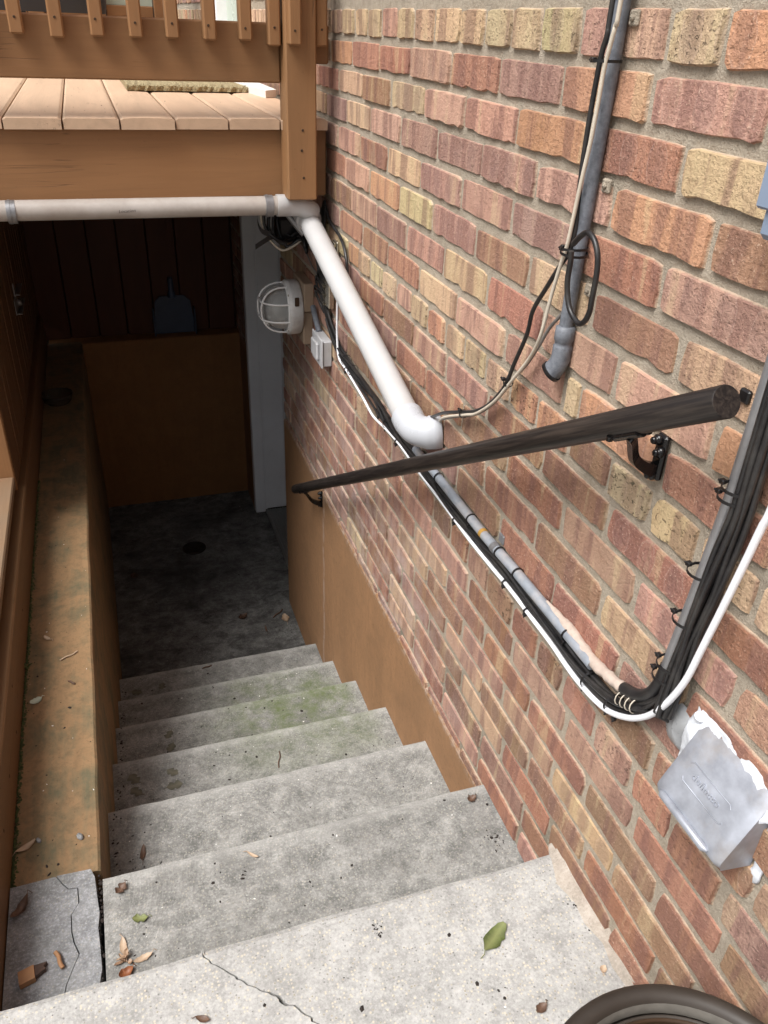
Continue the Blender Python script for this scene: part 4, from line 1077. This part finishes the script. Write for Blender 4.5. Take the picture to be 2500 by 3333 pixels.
# loose wires under the deck corner
mb = MB(); rs = []
for p_ in spline([(.478, 2.585, -.45), (.462, 2.585, -.52), (.474, 2.585, -.565), (.512, 2.585, -.578), (.490, 2.582, -.590), (.452, 2.58, -.612)], 5):
    rs.append([(p_.x, p_.y - .001, p_.z - .008), (p_.x, p_.y + .001, p_.z - .008), (p_.x, p_.y + .001, p_.z + .008), (p_.x, p_.y - .001, p_.z + .008)])
mb.rings(rs, sm=False); mb.build('strap', M_blk, None, label='dangling black strap end under the deck left of the drain tee', category='strap')
lw_ = [
 ('black cables hanging down the brick behind the caged lamp', [[(.640 + .004 * i, 2.44 + .018 * i, -.47), (.638, 2.45 + .02 * i, -.58), (.642, 2.46 + .012 * i, -.70), (.641, 2.44 - .01 * i, -.79), (.643, 2.36 - .012 * i, -.835), (.643, 2.28, -.85)] for i in range(6)], .0042, M_black),
 ('tangle of black leads under the deck corner by the drain tee', [[(.50 + .022 * i, 2.60 + .02 * i, -.45), (.485 + .016 * i, 2.60 + .01 * i, -.545 - .012 * (i % 3)), (.52 + .012 * i, 2.58 + .01 * i, -.59 - .010 * (i % 4)), (.575 + .006 * i, 2.60, -.60 + .012 * (i % 3)), (.61, 2.62 - .01 * i, -.57 - .01 * i), (.64, 2.56 + .02 * i, -.62)] for i in range(7)], .0055, M_blk)]
for lab, paths_, r, mm in lw_:
    t = thing('cable_bundle', lab, 'cables', paths_[0][0])
    for p_ in paths_:
        k2 = MB(); k2.tube(spline(p_, 5), r, 7); k2.build('cable', mm, t)
    if mm is M_blk:
        k2 = MB(); k2.box(.535, .615, 2.62, 2.70, -.610, -.535, .008); k2.build('plug_block', M_blk, t)
        k2 = MB(); k2.tube([(.545, 2.56, -.50), (.595, 2.52, -.565)], .012, 14); k2.build('steel_stub', M_emt, t)
    fix(t)
cable('cable', 'thin cream wire looping in front of the door frame under the deck', [(.478, 2.60, -.45), (.477, 2.60, -.535), (.497, 2.60, -.588), (.536, 2.60, -.628), (.570, 2.60, -.622), (.610, 2.60, -.597), (.645, 2.58, -.57)], .0038, M_cream)
cable('cable', 'thin grey wire drooping across the dark brick behind the lamp', [(.63, 2.95, -.62), (.645, 2.85, -.655), (.642, 2.72, -.66), (.645, 2.62, -.695), (.645, 2.55, -.70)], .003, M_greycab)
cable('cable', 'black cable curving down the brick from the deck post to the pipe', [(.645, 2.47, -.46), (.645, 2.42, -.50), (.644, 2.34, -.515), (.644, 2.285, -.525), (.642, 2.225, -.555), (.642, 2.205, -.60), (.643, 2.22, -.65), (.645, 2.26, -.72)], .0045, M_black)
mb = MB(); mb.box(W - .012, W - .004, 2.325, 2.372, -.640, -.548, .002); mb.box(W - .020, W - .0121, 2.33, 2.366, -.564, -.550, .002); mb.build('metal_clip', M_zinc, None, label='bright metal clip on the brick behind the white down pipe', category='clip')

# ---------------------------------------------------------------- pot on the landing
pot = thing('plant_pot', 'empty round bronze pot with a rolled rim at the bottom right', 'pot', (.4745, .243, -1.306))
PC = (.4745, .243, 0)
mb = MB(); rim = [(.150, -1.303), (.152, -1.20), (.158, -1.05), (.159, -1.035)]
for j in range(15):
    a = math.pi * (1.05 - 1.55 * j / 14)
    rim.append((.1675 - .0125 * math.cos(a - math.pi) * -1 if False else .1675 + .0125 * math.cos(a + math.pi * 0) * 1, -1.012 + .0125 * math.sin(a)))
outer = [(.146, -1.3055), (.148, -1.18), (.153, -1.06), (.155, -1.03)]
roll = [(.1675 + .0128 * math.cos(a), -1.0128 + .0128 * math.sin(a)) for a in [math.pi * (-.75 + 1.62 * j / 16) for j in range(17)]]
mb.lathe(outer + roll, PC, 'Z', 72); mb.build('shell', M_pot, pot)
mb = MB(); mb.lathe([roll[-1], (.1535, -1.0125), (.1525, -1.016), (.152, -1.022)], PC, 'Z', 72); mb.build('worn_edge', M_potrim, pot)
mb = MB(); mb.lathe([(.1495, -1.035), (.1485, -1.0185), (.1465, -1.0160), (.1445, -1.0185)], PC, 'Z', 72); mb.build('liner_rim', M_pot, pot)
mb = MB(); mb.lathe([(.1495, -1.035), (.1445, -1.0186), (.1435, -1.03), (.138, -1.10), (.132, -1.11), (.131, -1.125), (.126, -1.27), (.11, -1.285), (.0005, -1.285)], PC, 'Z', 72); mb.build('liner', M_potin, pot)
fix(pot)

# ---------------------------------------------------------------- things on the deck and beyond
gr = thing('covered_grill', 'black covered grill standing on the deck behind the railing', 'grill', (-.1, 4.7, -.233))
mb = MB()
rs = []
for z, sx, sy in ((-.012, .185, .16), (.02, .19, .165), (.30, .215, .19), (.62, .22, .20), (.72, .16, .14)):
    rs.append([(-.10 + sx * 1.4 * math.copysign(abs(math.cos(a)) ** .5, math.cos(a)), 4.7 + sy * math.copysign(abs(math.sin(a)) ** .5, math.sin(a)), z) for a in [2 * math.pi * j / 28 for j in range(28)]])
mb.rings(rs); mb.build('cover', M_grill, gr)
for sx in (-.13, .02):
    for sy in (-.09, .09):
        mb = MB(); mb.tube([(-.08 + sx, 4.7 + sy, -.229), (-.08 + sx, 4.7 + sy, .0)], .012, 8); mb.build('leg', M_blk, gr)
fix(gr)
mt = thing('door_mat', 'shaggy tan and green mat lying on the deck boards', 'mat', (.36, 3.45, -.229))
mb = MB(); rs = []
for j in range(40):
    t = j / 39; x = .150 + .415 * t; rs.append([(x, 3.24 + rnd.uniform(-.006, .004), -.229), (x, 3.24 + rnd.uniform(-.006, .004), -.214 + rnd.uniform(-.003, .003)), (x, 3.30, -.209 + rnd.uniform(-.003, .003)), (x, 3.5, -.209 + rnd.uniform(-.002, .002)), (x, 3.80, -.212), (x, 3.81, -.229)])
mb.rings(rs, cap=True, sm=False); mb.build('pile', M_mat, mt)
mb = MB()
for j in range(420):
    x = rnd.uniform(.148, .567); y = 3.238 + rnd.uniform(-.006, .02); z = -.222 + rnd.uniform(0, .012); d = rnd.uniform(-.006, .006)
    mb.add([(x - .0012, y, z), (x + .0012, y, z), (x + d, y - rnd.uniform(.004, .012), z + rnd.uniform(-.006, .006))], [(0, 1, 2)])
mb.build('fringe', M_mat, mt, kind='stuff'); fix(mt)
wp = MB(); wp.prism([(.588, 3.030), (.636, 3.085), (.640, 3.60), (.545, 3.50), (.548, 3.42)], -.231, -.208)
wp.build('offcut_board', M_whitepl, None, label='pale white board lying on the deck beside the brick wall', category='board')
ff = thing('far_railing', 'tan framed railing with pale green panels at the far end of the deck', 'railing', (-.3, 5.15, -.233))
for x in (-1.6, -.9, -.2, .10, .42):
    mb = MB(); mb.box(x, x + .075, 5.12, 5.19, -.232, .95, .004); mb.build('post', M_woodZ, ff)
for a, b in ((-1.52, -.905), (-.82, -.205), (-.12, .095), (.18, .415)):
    mb = MB(); mb.box(a, b, 5.14, 5.18, -.02, .03, .003); mb.build('rail', M_woodX, ff)
    mb = MB(); mb.box(a, b, 5.155, 5.165, .031, .75); mb.build('panel', M_greenglass, ff)
fix(ff)

# ---------------------------------------------------------------- in the stairwell
dpn = thing('dustpan', 'blue grey dustpan leaning on the boards at the back of the stairwell', 'dustpan', (.31, 4.41, -1.486))
mb = MB(); mb.prism([(.205, 0), (.423, 0), (.408, .17), (.375, .20), (.25, .20), (.222, .17)], 0, .008)
mb.v = [(x, 4.415 - z - .004 * 0 + y * .04, -1.484 + y) for x, y, z in mb.v]; mb.build('pan', M_pan, dpn)
for x0 in (.203, .417):
    mb = MB(); mb.box(x0, x0 + .009, 4.36, 4.405, -1.484, -1.34, .003); mb.build('side_lip', M_pan, dpn)
mb = MB(); mb.tube(spline([(.313, 4.41, -1.29), (.313, 4.41, -1.24), (.313, 4.415, -1.185)], 4), [.02] * 3 + [.014] * 5 + [.011], 12); mb.build('handle', M_pan, dpn); fix(dpn)
ash = thing('glass_bowl', 'dark cut glass bowl standing on the low wall under the deck', 'bowl', (-.285, 3.55, -1.475))
mb = MB(); mb.lathe([(.0005, -1.473), (.045, -1.4735), (.058, -1.462), (.066, -1.435), (.067, -1.430), (.063, -1.430), (.052, -1.456), (.040, -1.464), (.0005, -1.465)], (-.275, 3.55, 0), 'Z', 14); mb.build('glass', M_ash, ash); fix(ash)
dn_ = thing('floor_drain', 'small dark round drain in the stairwell floor', 'drain', (.256, 3.778, -2.479))
mb = MB(); mb.lathe([(.062, -2.4795), (.062, -2.474), (.055, -2.472), (.052, -2.4775), (.0005, -2.4775)], (.256, 3.778, 0), 'Z', 24); mb.build('ring', M_drain, dn_)
for j in range(5):
    mb = MB(); mb.box(.256 - .045, .256 + .045, 3.745 + j * .015, 3.751 + j * .015, -2.4772, -2.4725, .001); mb.build('bar', M_drain, dn_)
fix(dn_)

# ---------------------------------------------------------------- leaves and litter
ZT = {1: -1.306, 2: -1.461, 3: -1.649, 4: -1.826, 5: -1.999, 6: -2.169, 7: -2.312, 8: -2.48, 9: -1.475}
def leaf(label, x, y, t, L, rot, mat_, width=.5, curl=.15, lobes=0, cat='leaf', name='leaf', group=None, bite=0):
    n = 9; rs = []
    for i in range(n):
        u = i / (n - 1); w_ = width * L * math.sin(math.pi * min(1, u * .93 + .05)) ** .8 * .5
        if lobes: w_ *= .55 + .6 * abs(math.sin(u * math.pi * lobes))
        j1 = 1 + rnd.uniform(-.22, .12); j2 = 1 + rnd.uniform(-.22, .12)
        if bite and u > .6: j1 *= .6
        zz = curl * L * (u - .5) ** 2 * 2
        rs.append([(L * (u - .5), -w_ * j1, zz + curl * w_ * .9), (L * (u - .5), -w_ * .5 * j1, zz + curl * w_ * .25), (L * (u - .5), 0, zz + .0), (L * (u - .5), w_ * .5 * j2, zz + curl * w_ * .25), (L * (u - .5), w_ * j2, zz + curl * w_ * .9)])
    mb = MB()
    top_ = rs; bot_ = [[(a, b, c - .0005) for a, b, c in r] for r in rs]
    full = [t_ + b_[::-1] for t_, b_ in zip(top_, bot_)]
    mb.rings(full, cap=True, sm=False)
    mb.tube([(L * .5, 0, curl * L * .5), (L * .62, .004, curl * L * .5 + .001), (L * .75, .002, .001)], .0007, 5)
    o = mb.build(name, mat_, None, label=label, category=cat)
    if group: o['group'] = group
    o.location = (x, y, ZT[t] + .0012); o.rotation_euler = (0, 0, rot)
    return o
leaf('green leaf with a bitten brown edge lying on the pale landing', .471, .682, 1, .062, 3.72, M_lgreen, .5, .12, 0, bite=0)
leaf('pale torn leaf on the brown wall top near the moss', -.306, 1.661, 9, .030, .5, M_lpale, .8, .25, 3)
leaf('small serrated green leaf scrap on the second tread', -.100, .992, 2, .028, -.2, M_lgreen, .7, .3, 2)
leaf('reddish brown crumpled leaf on the left of the second tread', -.131, 1.064, 2, .026, .8, M_lbrown, .8, .5, 2)
leaf('curled dark brown leaf on the grey patch beside the base board', -.312, 1.073, 2, .050, 1.0, M_lbrown, .4, .7)
leaf('tan dry leaf pointing right beside the dead flower clump', -.100, .913, 2, .034, .25, M_ldry, .4, .3)
leaf('tan dry leaf pointing back beside the dead flower clump', -.133, .945, 2, .036, 1.6, M_ldry, .35, .3)
leaf('shiny brown seed husk against the landing edge', -.130, .893, 2, .026, .4, leaf_mat('husk', lin(128, 76, 46), lin(98, 54, 32), lin(140, 90, 60)), .8, .6)
leaf('dark red crumpled leaf near the brick on the second tread', .612, 1.066, 2, .022, .3, M_lbrown, .9, .5, 3)
for i, (x, y, t, lab) in enumerate([(-.112, 1.666, 4, 'upper left flattened grey leaf of four on the fourth tread'), (-.109, 1.619, 4, 'lower left flattened grey leaf of four on the fourth tread'), (-.009, 1.661, 4, 'upper right flattened grey leaf of four on the fourth tread'), (-.008, 1.612, 4, 'lower right flattened grey leaf of four on the fourth tread'),
        (-.005, 1.977, 5, 'flattened leaf farther back of two on the fifth tread'), (-.004, 1.920, 5, 'flattened leaf nearer the front of two on the fifth tread'), (-.106, 2.548, 7, 'flattened leaf in the left corner of the lowest tread'), (-.007, 2.557, 7, 'flattened leaf left of the middle of the lowest tread')]):
    leaf(lab, x, y, t, rnd.uniform(.036, .046), rnd.uniform(0, 6), M_lwet, .8, .02, 2, group='flattened leaves on the stairs')
for (x, y, t, L, w_, c_, lab) in [(.600, 3.048, 8, .06, .6, M_ldry, 'pinkish dry leaf on the floor by the foundation'), (.407, 3.118, 8, .05, .8, M_lbrown, 'brown leaf in the middle of the stairwell floor'), (-.070, 3.595, 8, .05, .8, M_lbrown, 'dark leaf on the left of the stairwell floor'),
        (.495, 2.994, 8, .05, .2, M_lbrown, 'thin brown leaf on the floor below the lowest stair'), (.537, 2.208, 6, .02, .6, M_ldry, 'small reddish leaf on the mossy sixth tread'), (-.285, 1.903, 9, .026, .5, M_ldry, 'curled tan seed pod on the brown wall top'), (-.312, 1.227, 9, .042, .35, M_ldry, 'dry tan leaf on the front end of the brown wall top'),
        (-.096, 1.279, 3, .04, .3, M_lbrown, 'strip of brown bark on the third tread'), (.126, 1.066, 2, .028, .25, M_ldry, 'pale tan leaf scrap near the second nosing'), (.492, .555, 1, .022, .7, M_lbrown, 'curled brown leaf on the landing beside the pot'), (.636 - .018, .580, 1, .014, .8, M_ldry, 'tiny pinkish leaf flake beside the pot rim'), (-.011, .694, 1, .022, .5, M_lbrown, 'brown leaf scrap on the landing left of the crack')]:
    leaf(lab, x, y, t, L, rnd.uniform(0, 6), c_, w_, .35)
# dead flower clump
fl = thing('dead_flower', 'clump of dry tan petals at the foot of the landing', 'dead flower', (-.132, .917, -1.461))
for j in range(11):
    a = rnd.uniform(0, 6.28); L = rnd.uniform(.007, .02); cx, cy = -.132 + rnd.uniform(-.006, .006), .917 + rnd.uniform(-.006, .006); mb = MB(); wd_ = rnd.uniform(.002, .005); up_z = rnd.uniform(.002, .010)
    d_ = Vector((math.cos(a), math.sin(a), 0)); n_ = Vector((-d_.y, d_.x, 0)); rs = []
    for t in (0, .35, .7, 1):
        c0 = Vector((cx, cy, -1.459 + up_z * math.sin(t * 2.4))) + d_ * L * t; w1 = wd_ * (math.sin(t * 2.9 + .15) + .1)
        rs.append([c0 - n_ * w1 + Vector((0, 0, .002)), c0, c0 + n_ * w1 + Vector((0, 0, .002)), c0 - Vector((0, 0, .0006))])
    mb.rings(rs, sm=False); mb.build('petal', M_ldry, fl)
fix(fl)
ch = thing('wood_chip', 'split wooden block with a fresh orange face on the grey patch', 'wood chip', (-.292, .935, -1.461))
mb = MB(); mb.prism([(-.306, .919), (-.281, .926), (-.284, .951), (-.310, .944)], -1.461, -1.448); mb.build('block', M_chip, ch)
mb = MB(); mb.prism([(-.2815, .930), (-.264, .940), (-.268, .946), (-.262, .952), (-.284, .951)], -1.461, -1.451); mb.build('splinter', M_lbrown, ch); fix(ch)
def stick(label, x, y, t, L, rot, r, mat_):
    mb = MB(); mb.tube(spline([(-L / 2, 0, r), (-L / 6, L * .04, r * 1.4), (L / 6, -L * .02, r), (L / 2, L * .05, r * 1.2)], 3), r, 6)
    o = mb.build('twig', mat_, None, label=label, category='twig'); o.location = (x, y, ZT[t] + .0006); o.rotation_euler = (0, 0, rot)
stick('thick tan wood splinter lying on the grey patch', -.242, .952, 2, .036, 1.9, .004, M_chip)
stick('pale curved twig on the brown wall top', -.229, 1.812, 9, .05, .5, .0022, M_ldry)
stick('dark twig standing out on the fourth tread', .288, 1.62, 4, .06, 1.3, .0016, M_lbrown)
stick('small dark twig on the lowest tread', .180, 2.617, 7, .04, .2, .003, M_lbrown)
stick('dark twig on the floor beside the foundation', .575, 3.096, 8, .075, .7, .0035, M_lbrown)
stick('short dark twig on the brown wall top', -.223, 1.705, 9, .022, -.8, .0025, M_lbrown)
for x, y, s_, lab in ((-.207, 1.222, .016, 'grey pebble near the edge of the brown wall top'), (-.288, 1.237, .012, 'small white pebble on the brown wall top')):
    mb = MB(); mb.lathe([(.0005, s_ * .5), (s_ * .4, s_ * .42), (s_ * .55, s_ * .15), (s_ * .45, 0)], (0, 0, 0), 'Z', 8); mb.v = [(a * .7, b * 1.2, c) for a, b, c in mb.v]
    o = mb.build('pebble', M_patch, None, label=lab, category='pebble'); o.location = (x, y, -1.475); o.rotation_euler = (0, 0, .5)
# uncountable specks, grit and blossom crumbs
def specks(name, label, mat_, items):
    mb = MB()
    for (x, y, z, s_) in items:
        a0 = rnd.uniform(0, 6); n = 5; el_ = rnd.uniform(.4, 1)
        ring = [(x + s_ * (math.cos(a0) * math.cos(2 * math.pi * j / n) - el_ * math.sin(a0) * math.sin(2 * math.pi * j / n)) * rnd.uniform(.7, 1.1), y + s_ * (math.sin(a0) * math.cos(2 * math.pi * j / n) + el_ * math.cos(a0) * math.sin(2 * math.pi * j / n)) * rnd.uniform(.7, 1.1), z + .0002) for j in range(n)]
        mb.add(ring + [(x, y, z + s_ * .55)], [(j, (j + 1) % n, n) for j in range(n)])
    mb.build(name, mat_, None, label=label, category='debris', kind='stuff')
dk, lt = [], []
trd = [(2, -.15, .65, .83, 1.085, -1.461), (3, -.15, .64, 1.13, 1.40, -1.649), (4, -.15, .64, 1.45, 1.72, -1.826), (5, -.15, .64, 1.77, 2.04, -1.999), (6, -.15, .64, 2.08, 2.35, -2.169), (7, -.15, .64, 2.39, 2.63, -2.312), (8, -.15, .64, 2.68, 4.3, -2.48), (9, -.325, -.175, 1.14, 3.0, -1.475), (1, -.3, .64, .4, .78, -1.306)]
for t, xa, xb, ya_, yb2, z in trd:
    for j in range({1: 26, 8: 90, 9: 60}.get(t, 50)):
        dk.append((rnd.uniform(xa, xb), rnd.uniform(ya_, yb2), z, abs(rnd.gauss(0, .0021)) + .0008))
    for j in range({1: 8, 9: 26}.get(t, 14)):
        lt.append((rnd.uniform(xa, xb), rnd.uniform(ya_, yb2), z, abs(rnd.gauss(0, .0014)) + .0008))
for cx, cy, z, n_, s_ in ((.635, .695, -1.306, 30, .008), (.620, .952, -1.461, 26, .012), (.60, 2.13, -2.169, 26, .03), (-.14, 2.15, -2.169, 18, .02), (.60, 2.95, -2.48, 60, .04), (-.13, 1.46, -1.826, 14, .015), (.289, .763, -1.306, 12, .0045), (.288, .746, -1.306, 12, .0045), (-.11, 1.25, -1.649, 16, .02), (.104, 1.033, -1.461, 8, .004), (.45, .60, -1.306, 6, .01)):
    for j in range(n_): dk.append((cx + rnd.gauss(0, s_), cy + rnd.gauss(0, s_), z, abs(rnd.gauss(0, .0014)) + .0009))
for j in range(70):   # on the deck boards
    dk.append((rnd.uniform(-.6, .5), rnd.uniform(2.43, 3.3), -.2335, abs(rnd.gauss(0, .001)) + .0012))
for j in range(200): dk.append((-.160 + abs(rnd.gauss(0, .008)), rnd.uniform(1.15, 2.6), None, abs(rnd.gauss(0, .002)) + .001))
dk = [(x, y, (z if z is not None else NZ[min(5, sum(1 for q in NY if y > q - .0))]), s_) for x, y, z, s_ in dk]
specks('leaf_litter', 'dark specks and crumbs scattered over the stairs and wall top', M_smallspeck, dk)
specks('grit', 'pale grit scattered over the stairs and wall top', M_whitepl, lt)
# moss along the joint between base board and wall top
mb = MB()
for j in range(1500):
    y = 1.14 + 1.7 * rnd.random() ** 1.3; d = abs(rnd.gauss(0, .004)); x = -.3365 + d; s_ = rnd.uniform(.001, .0035)
    mb.add([(x - s_, y - s_, -1.4748), (x + s_, y - s_ * .5, -1.4748), (x, y + s_, -1.4748), (x + rnd.uniform(-.002, .002), y, -1.4748 + rnd.uniform(.001, .006))], [(0, 1, 3), (1, 2, 3), (2, 0, 3)])
mb.build('moss', M_moss, None, label='thin line of moss along the foot of the base board', category='moss', kind='stuff')
sl = thing('seedling', 'tiny green seedling sprouting beside the base board', 'plant', (-.33, 1.79, -1.475))
for a in (.3, 2.2, 4.0):
    mb = MB(); mb.tube([(-.331, 1.79, -1.474), (-.331 + .006 * math.cos(a), 1.79 + .006 * math.sin(a), -1.462), (-.331 + .015 * math.cos(a), 1.79 + .015 * math.sin(a), -1.460)], [.0008, .0025, .0006], 5); mb.build('leaf', M_lgreen, sl)
fix(sl)
